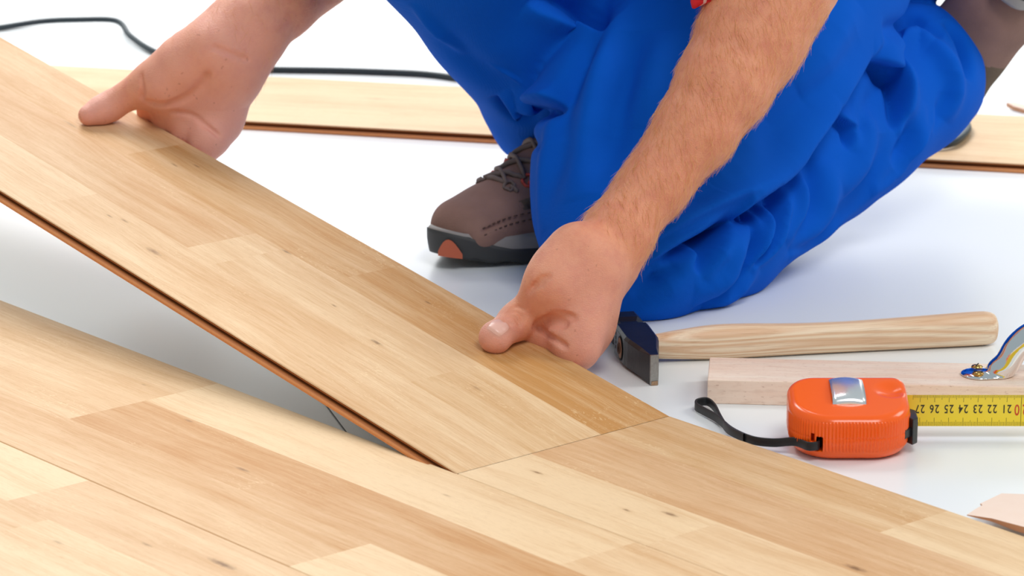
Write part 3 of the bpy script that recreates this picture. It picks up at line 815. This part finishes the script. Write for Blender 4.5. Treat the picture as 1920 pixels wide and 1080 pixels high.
part('trousers', Vt, Qt, M_cloth)

# ---- shirt: rolled sleeves and torso
def shirt():
    f = Field((-.34, 2.62, .20), (.50, 3.36, .78), .007)
    A = lambda *p: np.array(p)
    eL = arm_n[0][0]; el = arm_n[1][0]; eR2 = A(-.085, 3.02, .285)
    f.chain([(W(1392, 60, 2.632), .0470), (eL, .0520)], .004)
    f.chain([(eL, .0505), (A(.185, 2.74, .42), .060), (A(.15, 2.84, .60), .075)], .03)
    f.plane(W(1372, 18, 2.580), (.38, 0, -1), .001)
    f.chain([(eR2, .052), (A(-.12, 3.06, .42), .058), (A(-.15, 3.05, .60), .075)], .03)
    f.chain([(A(.25, 3.08, .37), .158), (A(.14, 3.02, .44), .142), (A(.03, 2.96, .56), .141)], .06)
    f.cone(A(.12, 2.86, .60), A(-.13, 3.03, .60), .087, .087, .06)
    f.cone(A(-.005, 2.94, .64), A(-.020, 2.92, .70), .070, .066, .02)
    f.cone(A(-.015, 2.93, .69), A(-.035, 2.90, .78), .060, .062, .004, 's')
    return f.mesh()
Vs, Qs = shirt(); part('shirt', relax(Vs, Qs, 1), Qs, M_plaid)

# ------------------------------------------------------------ shoes
def sole_outline(n=64):
    pts = []
    for i in range(n):
        a = 2*math.pi*i/n; c, s = math.cos(a), math.sin(a)
        x = .145+.147*(abs(c)**(.80 if c > 0 else .86))*(1 if c > 0 else -1)
        u = x/.29
        hw = .034+.018*math.exp(-((u-.70)/.24)**2)-.005*math.exp(-((u-.40)/.12)**2)
        y = hw*(abs(s)**(.86 if c > 0 else .66))*(1 if s > 0 else -1)
        pts.append((x, y))
    return pts
OUTL = sole_outline()
def shoe(mat, label, withlace=True):
    T = lambda P: np.array([list(mat @ Vector(p)) for p in P])
    f = Field((-.02, -.07, .0), (.31, .07, .155), .0019)
    A = lambda *p: np.array(p)
    f.chain([(A(.258, 0, .027), .0245), (A(.225, 0, .031), .0285), (A(.185, 0, .037), .0330), (A(.14, 0, .047), .035), (A(.09, 0, .056), .035), (A(.048, 0, .055), .036)], .010)
    f.cone(A(.256, .014, .027), A(.200, .020, .030), .0215, .0265, .010); f.cone(A(.256, -.014, .027), A(.200, -.020, .030), .0215, .0265, .010)
    f.chain([(A(.222, 0, .034), .018), (A(.168, 0, .060), .023), (A(.110, 0, .098), .030)], .014)          # instep and tongue
    f.chain([(A(.045, 0, .05), .036), (A(.050, 0, .09), .036), (A(.058, 0, .128), .041)], .012)
    f.cone(A(.10, 0, .095), A(.088, 0, .125), .034, .034, .012)
    f.plane((0, 0, .136), (-.25, 0, 1), .004)
    f.cone(A(.068, 0, .100), A(.066, 0, .16), .031, .035, .004, 's')      # opening
    f.plane((0, 0, .013), (0, 0, -1), .0)
    F2 = f.clone(); F2.F = f.F.copy()
    def top(x, y):
        i = int(round((x-f.lo[0])/f.h)); j = int(round((y-f.lo[1])/f.h)); col = F2.F[i, j]; k = np.nonzero(col < 0)[0]
        return f.lo[2]+f.h*(k[-1]+.5) if len(k) else 0
    def side(x, z, s):
        i = int(round((x-f.lo[0])/f.h)); kz = int(round((z-f.lo[2])/f.h)); col = F2.F[i, :, kz]; k = np.nonzero(col < 0)[0]
        return f.lo[1]+f.h*((k[-1]+.5) if s > 0 else (k[0]-.5))
    def on_side(pts, s): return [A(x, side(x, z, s), z) for x, z in pts]
    sts = []
    for s in (-1, 1):
        st = MB(); sts.append(st)
        # seam grooves and stitch rows
        for pts, r in (([(.268, .032), (.245, .038), (.215, .040), (.175, .040), (.135, .040), (.09, .040)], .0011), ([(.178, .062), (.165, .054), (.150, .046), (.135, .034)], .0011)):
            q = spline(on_side(pts, s), 8)
            for a, b in zip(q[:-1], q[1:]): f.cone(a, b, r, r, .002, 's')
            for off in (-.0026, .0026):
                q = spline(on_side([(x, z+off) for x, z in pts], s), 10)
                for a, b in zip(q[::2], q[1::2]): st.tube([a, b], .0006, 5)
        # window panel recess
        q = on_side([(.218, .047), (.205, .050), (.190, .052), (.180, .052)], s)
        for a, b in zip(q[:-1], q[1:]): f.cone(a, b, .0048, .0062, .0015, 's', flat=((0, 1, 0), .35))
    V, Q = f.mesh(); cen0 = V[Q].mean(1); V = relax(V, Q, 1)
    # panel faces
    mi = np.zeros(len(Q)); c = cen0
    pan = (c[:, 0] > .172) & (c[:, 0] < .227) & (np.abs(c[:, 1]) > .012)
    zc = .0475+(.222-c[:, 0])*.10; pan &= (np.abs(c[:, 2]-zc) < .0032+(.227-c[:, 0])*.07)
    mi[pan] = 1
    mi[(c[:, 0] < .175) & (c[:, 2] > .072+(.175-c[:, 0])*.1) & (np.abs(c[:, 1]) > .016)] = 1
    mi[(c[:, 2] > .118)] = 2
    up = part('shoe', T(V), Q, [M_suede, M_suede2, M_lining], mi); up['label'] = label
    def sub(name, mb, mats):
        o = mesh_obj(name, T(mb.v), mb.f, mats, None, True, mb.m); o.parent = up; return o
    # sole layers
    def spring(x): return .012*max(0, (x-.21)/.08)**2+.004*max(0, (.03-x)/.03)**2
    def ztop(x): return .0125+spring(x)+.008/(1+math.exp(-(x-.264)/.0065))+.0018*math.sin(x*95)*(x < .24)
    def layer(z0f, z1f, g0, g1, name, mats, tread=False):
        mb = MB(); n = len(OUTL); rows = 7; vs = []
        for r in range(rows):
            q = r/(rows-1)
            for k, (x, y) in enumerate(OUTL):
                g = g0+.002+(g1-g0)*q+.0016*math.sin(math.pi*q); L = math.hypot(x-.145, y*2.5)+1e-9
                xx = x+(x-.145)/L*g*.5; yy = y+y*2.5/L*g
                inw = -.22*max(0, x-.262)*q*0
                z0 = z0f(x)
                if tread and r == 0: z0 = z0+.0028*max(0, math.sin(x*260))*(1 if .03 < x < .275 else 0)
                vs.append((xx+inw, yy, z0+(z1f(x)-z0)*q))
        fs = [(r*n+k, r*n+(k+1) % n, (r+1)*n+(k+1) % n, (r+1)*n+k) for r in range(rows-1) for k in range(n)]
        fs += [tuple(reversed(range(n))), tuple((rows-1)*n+k for k in range(n))]
        mb.add(vs, fs); return sub(name, mb, mats)
    layer(lambda x: spring(x)*1.0, ztop, -.0015, .0026, 'outsole', M_out, True)
    layer(lambda x: ztop(x)-.004, lambda x: max(ztop(x)-.003, .0235+spring(x)*.8), .0012, -.0008, 'midsole', M_mid)
    ins = MB(); rows = []
    for i in range(9):
        for j in range(5):
            ang = -.46+.36*i/8; zz = .003+.015*j/4*(math.sin(math.pi*(i+.8)/9.6))+.002
            k = (ang/(2*math.pi))*64; a = int(math.floor(k)) % 64; fr = k-math.floor(k); x = OUTL[a][0]*(1-fr)+OUTL[(a+1) % 64][0]*fr; y = OUTL[a][1]*(1-fr)+OUTL[(a+1) % 64][1]*fr
            L = math.hypot(x-.145, y*2.5); g = .0070; rows.append((x+(x-.145)/L*g*.56, y+y*2.5/L*g, zz+spring(x)*.6))
    ins.add(rows, [(i*5+j, (i+1)*5+j, (i+1)*5+j+1, i*5+j+1) for i in range(8) for j in range(4)])
    for sgn in (-1,):
        m2 = MB(); m2.add([(x, y*sgn, z) for x, y, z in ins.v], ins.f); sub('toe_inlay', m2, M_orange)
    for st in sts: sub('stitching', st, M_stitch)
    if withlace:
        E = [(.226, .013), (.209, .017), (.191, .020), (.173, .022), (.154, .023), (.135, .023)]
        for i in range(len(E)-1):
            for s in (-1, 1):
                (x0, y0), (x1, y1) = E[i], E[i+1]; p = []
                for k in range(9):
                    q = k/8; x = x0+(x1-x0)*q; y = (y0+( -y1-y0)*q)*s; p.append((x, y, top(x, y)+.0022+.0014*math.sin(math.pi*q)*(1 if s > 0 else .3)))
                m = MB(); m.tube(p, .0023, 8, flat=.75); sub('lace', m, M_lace)
        for (x, y) in E:
            for s in (-1, 1):
                m = MB(); z = top(x, y); pts = [(x+.0048*math.cos(a)-.001, s*(y+.003)+.0042*math.sin(a), top(x+.0048*math.cos(a), s*(y+.003)+.0042*math.sin(a))+.0012) for a in [2*math.pi*k/12 for k in range(13)]]
                m.tube(pts, .0014, 6, caps=False); m.tube([(x-.001, s*(y+.004), z), (x-.003, s*(y+.011), top(x-.003, y+.011)+.0005)], .0026, 6, flat=.5); sub('lace_loop', m, M_red if abs(x-.191) < .022 else M_lace)
        m = MB(); m.tube([(.224, -.013, top(.224, .013)+.002), (.227, 0, top(.227, 0)+.003), (.224, .013, top(.224, .013)+.002)], .0023, 8, flat=.8); sub('lace', m, M_lace)
    return up

def shoe_matrix(toe, d, upv):
    d = Vector(d).normalized(); u = Vector(upv); u = (u-d*u.dot(d)).normalized(); s = u.cross(d)
    M = Matrix(((d.x, s.x, u.x, 0), (d.y, s.y, u.y, 0), (d.z, s.z, u.z, 0), (0, 0, 0, 1)))
    o = Vector(toe)-d*.292; return Matrix.Translation(o) @ M
shoe(shoe_matrix(onz(818, 503, .0), (-.72, -.69, 0), (0, 0, 1)), 'brown suede shoe planted flat on the white floor, toe pointing left')
m2_ = shoe_matrix((0, 0, 0), (.25, .95, .08), (-.56, -.2, -.74)); m2_.translation = Vector((0, 0, 0)); off_ = m2_ @ Vector((.062, 0, .112)); m2_.translation = Vector(W(1792, 108, 3.035))-off_
shoe(m2_, 'brown suede shoe stretched out behind the kneeling leg, sole turned up')

# ------------------------------------------------------------ hammer
def hammer():
    Pn = onz(1227, 723, 0); ang = math.radians(10.0)
    e = empty('hammer', 'hammer with black steel head and pale ash handle lying on the white floor', 'hammer', Pn)
    e.rotation_euler = (0, 0, ang)
    # head: sections along local y (peen edge at 0 -> striking face), x half width, z low/high
    sec = [(0, .0026, .0002, .0226), (.0015, .0032, 0, .0230), (.020, .0075, 0, .0232), (.040, .0118, 0, .0236), (.048, .0130, 0, .0238), (.082, .0130, 0, .0238), (.089, .0112, .0018, .0222), (.094, .0108, .0022, .0218), (.100, .0128, .0008, .0236), (.114, .0128, .0008, .0236), (.117, .0115, .0022, .0222)]
    m = MB(); vs = []; cx = .0
    for (y, hw, z0, z1) in sec:
        c = min(.0022, hw*.4)
        if y > .085: c = .0045
        if y < .01: c = .0004
        vs += [(cx-hw+c, y, z0), (cx+hw-c, y, z0), (cx+hw, y, z0+c), (cx+hw, y, z1-c), (cx+hw-c, y, z1), (cx-hw+c, y, z1), (cx-hw, y, z1-c), (cx-hw, y, z0+c)]
    n = len(sec); fs = [(i*8+k, i*8+(k+1) % 8, (i+1)*8+(k+1) % 8, (i+1)*8+k) for i in range(n-1) for k in range(8)]
    fs += [tuple(range(8)), tuple(reversed(range((n-1)*8, n*8)))]
    mi = [0]*(len(fs)-2)+[1, 1]
    for i in range(8): mi[i] = 1
    m.add(vs, fs); m.m = mi
    h = m.build('hammer_head', [M_steel, M_bare, M_rust], e, False); h.matrix_parent_inverse = Matrix(); bevel(h, .0007, 2, 25)
    # bare polished face patch on the side around the eye and the stamped mark
    b = MB(); xl = -.01308
    b.add([(xl, .060, .002), (xl, .060, .0218), (xl, .0815, .0218), (xl, .0815, .002)], [(0, 1, 2, 3)])
    o = b.build('ground_face', simple('ground_steel', lin(96, 98, 102), .42, .6), h, False); o.matrix_parent_inverse = Matrix()
    b = MB()
    for z, w_ in ((.0185, .0035), (.0150, .0035), (.0115, .0035), (.0080, .0030)):
        b.add([(xl-.0002, .0745, z-.0013), (xl-.0002, .0745, z+.0013), (xl-.0002, .0745+w_, z+.0013), (xl-.0002, .0745+w_, z-.0013)], [(0, 1, 2, 3)])
    o = b.build('stamped_mark', simple('stamp', lin(20, 20, 24), .6), h, False); o.matrix_parent_inverse = Matrix()
    b = MB(); b.add([(-.0024, -.0004, .0003), (.0024, -.0004, .0003), (.0024, -.0004, .0036), (-.0022, -.0004, .0032)], [(0, 1, 2, 3)])
    o = b.build('rust_spot', M_rust, h, False); o.matrix_parent_inverse = Matrix()
    # handle end seen in the eye
    ey = .0590; ez = .0118; b = MB()
    ring = [(xl-.0006, ey+.0068*math.cos(a), ez+.0078*math.sin(a)) for a in [2*math.pi*k/28 for k in range(28)]]
    b.add(ring+[(xl-.0010, ey, ez)], [((k+1) % 28, k, 28) for k in range(28)]); o = b.build('handle_end', simple('end_grain', lin(196, 158, 128), .7, var=(900, .9, lin(140, 104, 80))), h, False); o.matrix_parent_inverse = Matrix()
    b = MB(); ring = [(xl-.0004, ey+.0083*math.cos(a), ez+.0093*math.sin(a)) for a in [2*math.pi*k/28 for k in range(28)]]; b.add(ring, [tuple(reversed(range(28)))]); o = b.build('eye_gap', M_hole, h, False); o.matrix_parent_inverse = Matrix()
    b = MB(); pts = [(xl-.0014, ey+.0030*math.cos(a), ez+.0040*math.sin(a)) for a in [2*math.pi*k/14 for k in range(15)]]; b.tube(pts, .0006, 5, caps=False); o = b.build('wedge_ring', simple('wedge', lin(96, 72, 58), .6, .3), h); o.matrix_parent_inverse = Matrix()
    # handle: swept ellipse, thicker grip, bulged neck
    prof = [(.0110, .0080, .0090, .0118), (.016, .0082, .0094, .0118), (.03, .0092, .0108, .0122), (.055, .0105, .0128, .0128), (.08, .0104, .0128, .0128), (.12, .0094, .0118, .0120), (.16, .0092, .0116, .0118), (.20, .0100, .0120, .0122), (.24, .0108, .0126, .0127), (.262, .0108, .0128, .0129), (.270, .0102, .0122, .0129), (.2745, .0085, .0104, .0129), (.2765, .0050, .0064, .0129)]
    b = MB(); vs = []; nn = 28
    P = spline([np.array(q) for q in prof], 4)
    for q in P:
        x, ry, rz, z = q
        for k in range(nn):
            a = 2*math.pi*k/nn; ca, sa = math.cos(a), math.sin(a); ca = abs(ca)**.85*np.sign(ca); sa = abs(sa)**.85*np.sign(sa)
            vs.append((x, ey+ry*ca, max(z+rz*sa, .0001)))
    N = len(P); fs = [(i*nn+k, (i+1)*nn+k, (i+1)*nn+(k+1) % nn, i*nn+(k+1) % nn) for i in range(N-1) for k in range(nn)]+[tuple(range(nn)), tuple(reversed(range((N-1)*nn, N*nn)))]
    b.add(vs, fs); o = b.build('handle', M_ash, e); o.matrix_parent_inverse = Matrix()
hammer()

# ------------------------------------------------------------ beech block with its metal pull handle
def block():
    P0 = onz(1326, 757, 0); P0 = np.array(P0); a = math.radians(-4.6)
    e = empty('pull_block', 'beech tapping block with a chrome pull handle, lying between hammer and tape measure', 'wooden block', P0); e.rotation_euler = (0, 0, a)
    b = MB(); b.box((0, 0, 0), (.32, .0565, .0178)); o = b.build('wooden_block', M_beech, e, False); o.matrix_parent_inverse = Matrix(); bevel(o, .0007)
    # handle built along local x; foot centre
    inv = Matrix.Translation(Vector(P0)) @ Matrix.Rotation(a, 4, 'Z'); inv = inv.inverted()
    fc = inv @ Vector(onz(1842, 696, .0205)); x0 = fc.x; y0 = fc.y; z0 = .0178; Ls = .118
    f = Field((x0-.02, y0-.02, z0-.001), (x0+Ls+.02, y0+.02, z0+.052), .0009)
    A = lambda *p: np.array(p)
    for s, xx in ((1, x0), (-1, x0+Ls)):
        f.cone(A(xx-s*.001, y0, z0+.0005), A(xx+s*.010, y0, z0+.0005), .0150, .0120, .003, flat=((0, 0, 1), .24))
    arch = [(x0+.0100, z0+.003), (x0+.0170, z0+.0085), (x0+.0235, z0+.021), (x0+.034, z0+.0305), (x0+.048, z0+.0345), (x0+Ls/2, z0+.0355), (x0+Ls-.048, z0+.0345), (x0+Ls-.034, z0+.0305), (x0+Ls-.0235, z0+.021), (x0+Ls-.0170, z0+.0085), (x0+Ls-.0100, z0+.003)]
    q = spline([A(x, y0, z) for x, z in arch], 6); n = len(q)
    for i in range(n-1):
        w = .0074+.0012*math.sin(math.pi*i/n)
        f.cone(q[i], q[i+1], w, w, .003, flat=((0, 1, 0), 1.15))
    f.plane((0, 0, z0), (0, 0, -1))
    V, Q = f.mesh(); V = relax(V, Q, 3); o = mesh_obj('handle', V, Q, M_chrome, None, True); o.parent = e; o['label'] = 'chrome arched handle'; hnd = o
    for s, xx in ((1, x0), (-1, x0+Ls)):
        for dy in (-.0082, .0082):
            m = MB(); vs = []; n = 20
            for r_, z in ((.0042, z0+.0026), (.0042, z0+.0038), (.0034, z0+.0046), (.0014, z0+.0051)):
                vs += [(xx-.0035*s+r_*math.cos(2*math.pi*k/n), y0+dy+r_*math.sin(2*math.pi*k/n), z) for k in range(n)]
            fs = [(i*n+k, i*n+(k+1) % n, (i+1)*n+(k+1) % n, (i+1)*n+k) for i in range(3) for k in range(n)]+[tuple(3*n+k for k in range(n))]
            m.add(vs, fs); o = m.build('screw', M_brass, hnd); o.matrix_parent_inverse = Matrix()
            o['label'] = 'brass slotted screw'
            m = MB(); m.box((-.0036, -.00028, 0), (.0036, .00028, .0004), M=Matrix.Translation((xx-.0035*s, y0+dy, z0+.0049)) @ Matrix.Rotation(.5+dy*90, 4, 'Z')); m2 = m.build('slot', M_hole, hnd, False); m2.matrix_parent_inverse = Matrix()
block()

# ------------------------------------------------------------ tape measure
def tape():
    X0, X1 = .1893, .2722; Y0, Y1 = 2.3035, 2.3690; H = .0410
    e = empty('tape_measure', 'orange tape measure with its yellow blade pulled out and a black wrist strap', 'tape measure', ((X0+X1)/2, (Y0+Y1)/2, 0))
    def sub(o, parent=e):
        o.parent = parent; o.matrix_parent_inverse = Matrix.Translation(e.location).inverted(); return o
    f = Field((X0-.004, Y0-.004, -.001), (X1+.004, Y1+.004, H+.006), .0006)
    sl, X, Y, Z = f.sub(f.lo, f.lo+f.h*f.n); cx, cy = (X0+X1)/2, (Y0+Y1)/2; hx, hy = (X1-X0)/2, (Y1-Y0)/2
    px, py = X-cx, Y-cy
    def body(inset, zr, z0, z1):
        r = np.where(py < 0, np.where(px < 0, .030, .029), np.where(px < 0, .020, .010))-inset*.5
        qx = np.abs(px)-(hx-inset)+r; qy = np.abs(py)-(hy-inset)+r
        # front bows out
        d2 = np.minimum(np.maximum(qx, qy), 0)+np.sqrt(np.maximum(qx, 0)**2+np.maximum(qy, 0)**2)-r
        zt = .0305+np.clip((Y-2.304)/.064, 0, 1.1)*.0115+.0006
        a = d2+zr+np.clip(.016-Z, 0, 1)**2*20; b = np.maximum(Z-zt, -Z)+zr
        return np.minimum(np.maximum(a, b), 0)+np.sqrt(np.maximum(a, 0)**2+np.maximum(b, 0)**2)-zr
    bow = body(.0, .0062, .0, H-.002)
    f.mix(sl, bow.astype(np.float32), 0, 'u')
    f.ball((.2610, 2.345, .052), .0165, .003, 's')
    # raised band of fine ribs round the front
    ang = np.arctan2(py, px*.8); rib = np.cos(ang*112)*.0006
    band = np.abs(Z-.0175)-.0105
    br = np.where(band < 0, rib, 0)*np.clip((-py+.012)/.02, 0, 1)
    f.F[sl] += br.astype(np.float32)
    # seam line and shallow side scoop
    f.F[sl] += np.where(np.abs(Z-.0170) < .0004, .0003, 0).astype(np.float32)
    # hole for the strap, mouth for the blade
    hp = onz(1530, 824, .013); 
    bx = np.maximum(np.maximum(np.abs(X-.2088)-.0022, np.abs(Z-.0125)-.0052), np.abs(Y-2.310)-.010)
    f.mix(sl, bx.astype(np.float32), 0, 's')
    bx = np.maximum(np.maximum(np.abs(X-.2042)-.0010, np.abs(Z-.0165)-.0030), np.abs(Y-2.310)-.006)
    f.mix(sl, bx.astype(np.float32), 0, 's')
    f.cone((X1-.004, 2.357, .012), (X1+.01, 2.357, .012), .004, .004, 0, 's'); f.cone((X1-.004, 2.357, .028), (X1+.01, 2.357, .028), .004, .004, 0, 's'); f.cone((X1-.004, 2.357, .020), (X1+.01, 2.357, .020), .004, .004, 0, 's')
    V, Q = f.mesh(); V = relax(V, Q, 1, .4); sub(mesh_obj('case', V, Q, M_orangeP))
    m = MB(); m.box((.2058, 2.3155, .0065), (.2118, 2.3165, .0185)); sub(m.build('strap_slot', M_hole, None, False))
    # blade with printed scale
    bz0, bz1 = .0094, .0320; Yb = 2.3560; Xn = lambda n: .2822+(27-n)*.01
    cur = lambda z: Yb+.0016*(1-((z-(bz0+bz1)/2)/((bz1-bz0)/2))**2)*-1
    b = MB(); n = 14; xa, xb = X1-.012, Xn(0)
    for x_a, x_b in ((xa, xb),):
        vs = []
        for i in range(n+1):
            z = bz0+(bz1-bz0)*i/n; y = Yb+.0014*(1-(2*i/n-1)**2)
            vs += [(x_a, y, z), (x_b, y, z)]
        fs = [(2*i, 2*i+1, 2*i+3, 2*i+2) for i in range(n)]; b.add(vs, fs, 0)
        b.add([(x, y+.00016, z) for x, y, z in vs], [tuple(reversed(q)) for q in fs], 0)
    def yat(z): return Yb+.0014*(1-(2*(z-bz0)/(bz1-bz0)-1)**2)-.00012
    def rect(x0_, x1_, z0_, z1_, mi):
        k = 5
        for i in range(k):
            za = z0_+(z1_-z0_)*i/k; zb = z0_+(z1_-z0_)*(i+1)/k
            b.add([(x0_, yat(za), za), (x1_, yat(za), za), (x1_, yat(zb), zb), (x0_, yat(zb), zb)], [(0, 1, 2, 3)], mi)
    for mm in range(0, 276):
        x = Xn(mm/10)
        Lt = .0055 if mm % 10 == 0 else (.0036 if mm % 5 == 0 else .0022); wd = .00010 if mm % 10 else .00012
        rect(x-wd, x+wd, bz1-Lt, bz1-.0001, 1); Lb = .0058 if mm % 10 == 0 else (.0042 if mm % 5 == 0 else .0030)
        rect(x-wd, x+wd, bz0+.0001, bz0+Lb, 1)
        if mm % 100 == 0 and mm: rect(x-.00016, x+.00016, bz0, bz1, 1)
    def text(s, x, z, size, mi, sx=.62):
        c = bpy.data.curves.new('t', 'FONT'); c.body = s; c.size = size; c.align_x = 'CENTER'; c.align_y = 'CENTER'; c.resolution_u = 3; c.offset = size*.012
        o = bpy.data.objects.new('t', c); COL.objects.link(o); dg = bpy.context.evaluated_depsgraph_get(); me = o.evaluated_get(dg).to_mesh()
        vs = []
        for v in me.vertices:
            zz = z-v.co.y; vs.append((x-v.co.x*sx, yat(zz)-.00004, zz))
        b.add(vs, [tuple(p.vertices) for p in me.polygons], mi)
        o.evaluated_get(dg).to_mesh_clear(); bpy.data.objects.remove(o); bpy.data.curves.remove(c)
    for k in range(1, 28):
        if k % 10: 
            s = str(k); z = .0218
            if len(s) == 1: text(s, Xn(k)+.0, z, .0086, 1, .8)
            else:
                text(s[0], Xn(k)+.0019, z, .0086, 1, .72); text(s[1], Xn(k)-.0018, z, .0086, 1, .72)
        else:
            text(str(k)[0], Xn(k)+.0028, .0212, .0112, 2, .66); text(str(k)[1], Xn(k)-.0028, .0212, .0112, 2, .66)
    bl = b.build('blade', [M_yellow, M_ink, M_redink], None, False); sub(bl)
    for p in bl.data.polygons: p.use_smooth = p.material_index == 0
    m = MB(); m.box((Xn(0)-.012, Yb-.0006, bz0+.004), (Xn(0)+.0012, Yb-.0001, bz1-.004)); m.box((Xn(0)+.0004, Yb-.0006, bz0+.002), (Xn(0)+.0012, Yb+.009, bz1-.002)); sub(bevel(m.build('end_hook', M_chrome, None, False), .0002), e)
    # brake
    m = MB()
    pr = [(X1-.0035, 2.3290), (X1+.0012, 2.3205), (X1+.0052, 2.3255), (X1+.0052, 2.3420), (X1+.001, 2.3470), (X1-.004, 2.3470)]
    n = len(pr)
    def prism(pr, z0_, z1f):
        n = len(pr); vs = [(x, y, z0_) for x, y in pr]+[(x, y, z1f) for x, y in pr]
        m.add(vs, [tuple(reversed(range(n))), tuple(range(n, 2*n))]+[(k, (k+1) % n, n+(k+1) % n, n+k) for k in range(n)])
    prism(pr, .0070, .0256); prism([(X1-.0105, 2.3205), (X1-.0045, 2.3165), (X1+.001, 2.3230), (X1-.004, 2.332)], .0125, .0190)
    sub(bevel(m.build('brake_button', M_blackP, None, False), .0008))
    # belt clip
    m = MB(); prof = [(2.3252, .0330), (2.3256, .0355), (2.3275, .0376), (2.3320, .0394), (2.3400, .0410), (2.3500, .0420), (2.3600, .0418), (2.3665, .0395), (2.3698, .0330), (2.3703, .0200)]
    prof = spline([np.array(p) for p in prof], 5); xa, xb = .2188, .2418
    vs = []
    nc = 9
    for i, (y, z) in enumerate(prof): vs += [(xa+(xb-xa)*k/(nc-1), y, z+.0016*math.sin(math.pi*k/(nc-1))) for k in range(nc)]
    N = len(prof); m.add(vs, [(nc*i+k, nc*i+k+1, nc*i+nc+k+1, nc*i+nc+k) for i in range(N-1) for k in range(nc-1)])
    o = m.build('belt_clip', simple('clip_metal', (.93, .93, .94, 1), .24, .85)); md = o.modifiers.new('t', 'SOLIDIFY'); md.thickness = .0009; md.offset = -1; sub(o)
    # wrist strap: flat cord
    def FP(x, y, z): return onz(x, y, z)
    path = [np.array([.2092, 2.3150, .0118]), np.array([.2082, 2.3075, .0118]), np.array([.2055, 2.3045, .0118]), np.array([.2005, 2.3065, .0112]), FP(1490, 828, .0100), FP(1450, 830, .0075), FP(1410, 825, .006), FP(1372, 808, .0050), FP(1345, 785, .0045), FP(1318, 770, .0042), FP(1305, 762, .0042), FP(1308, 755, .0042), FP(1326, 753, .0042), FP(1340, 764, .0042), FP(1352, 787, .0045), FP(1366, 806, .0050), FP(1395, 821, .0058)]
    q = spline(path, 7); m = MB(); vs = []
    for i, p in enumerate(q):
        t = q[min(i+1, len(q)-1)]-q[max(i-1, 0)]; t[2] = 0; t /= np.linalg.norm(t)+1e-9; nrm = np.array([-t[1], t[0], 0])
        hh = .0031; th = .00075
        for a, c in ((-1, -1), (1, -1), (1, 1), (-1, 1)): vs.append(p+nrm*th*a+np.array([0, 0, hh*c]))
    N = len(q); m.add(vs, [(i*4+k, i*4+(k+1) % 4, (i+1)*4+(k+1) % 4, (i+1)*4+k) for i in range(N-1) for k in range(4)]+[(0, 1, 2, 3)])
    sub(bevel(m.build('wrist_strap', M_strap, None, True), .0005, 2))
tape()

# ------------------------------------------------------------ broken wood chips
def chip(name, label, top, th, mats, lowz=None):
    n = len(top); c = np.mean(top, 0); o = MB()
    o.add(list(top)+[p-np.array([0, 0, t]) for p, t in zip(top, th)], [tuple(range(n)), tuple(reversed(range(n, 2*n)))], 0)
    o.add(list(top)+[p-np.array([0, 0, t]) for p, t in zip(top, th)], [(k, n+k, n+(k+1) % n, (k+1) % n) for k in range(n)], 1)
    ob = o.build(name, mats, None, False, origin=c); tag(ob, label, 'wood chip', 'broken wood chips'); return ob
zc = TH
T_ = [onz(1813, 965, zc+.0012), onz(1828, 955, zc+.0015), onz(1842, 947, zc+.002), onz(1838, 944, zc+.002), onz(1878, 925, zc+.003), onz(1935, 927, zc+.0045), onz(2010, 940, zc+.0055), onz(2030, 1000, zc+.0062), onz(1960, 998, zc+.0058), onz(1905, 984, zc+.0045), onz(1860, 972, zc+.0025)]
chip('wood_chip', 'broken pale wood chip with splintered tip, lying at the lower right edge of the photo', T_[::-1], [.0006, .001, .001, .001, .002, .0035, .0055, .0058, .0050, .0042, .0022][::-1], [M_chip, M_chipside])
T2 = [onz(1887, 192, .006), onz(1905, 191, .006), onz(1950, 204, .006), onz(2010, 215, .006), onz(1990, 222, .004), onz(1930, 208, .004), onz(1900, 199, .005)]
chip('wood_chip', 'thin wood shaving on the floor beyond the loose plank, at the right edge', T2[::-1], [.004]*7, [M_chip, M_chipside])

# ------------------------------------------------------------ cable
r_ = .0034
cp = [onz(-420, 130, r_), onz(-160, 78, r_), onz(0, 52, r_), onz(80, 40, .006), onz(150, 37, .010), onz(205, 37, .012), (onz(228, 45, .011)), onz(245, 68, .007), onz(290, 97, r_), onz(360, 118, r_), onz(425, 127, r_), onz(490, 130, r_), onz(620, 132, r_), onz(720, 135, r_), onz(800, 139, r_), onz(860, 147, r_), onz(920, 159, r_), onz(1000, 172, r_), onz(1200, 182, r_), onz(1450, 180, .016), onz(1550, 200, .016), onz(1700, 222, TH+r_+.001), onz(1780, 222, TH+r_+.001), onz(1806, 226, TH+r_+.001), onz(1815, 240, TH+r_+.001), onz(1803, 257, TH+r_+.001), onz(1780, 270, TH+r_+.001), onz(1740, 274, TH+r_+.001), onz(1690, 276, TH+r_+.001), onz(1640, 270, TH+r_+.001)]
m = MB(); m.tube(spline(cp, 10), r_, 10); o = m.build('cable', M_cable); tag(o, 'thin black cable winding across the white floor behind the loose plank', 'cable')
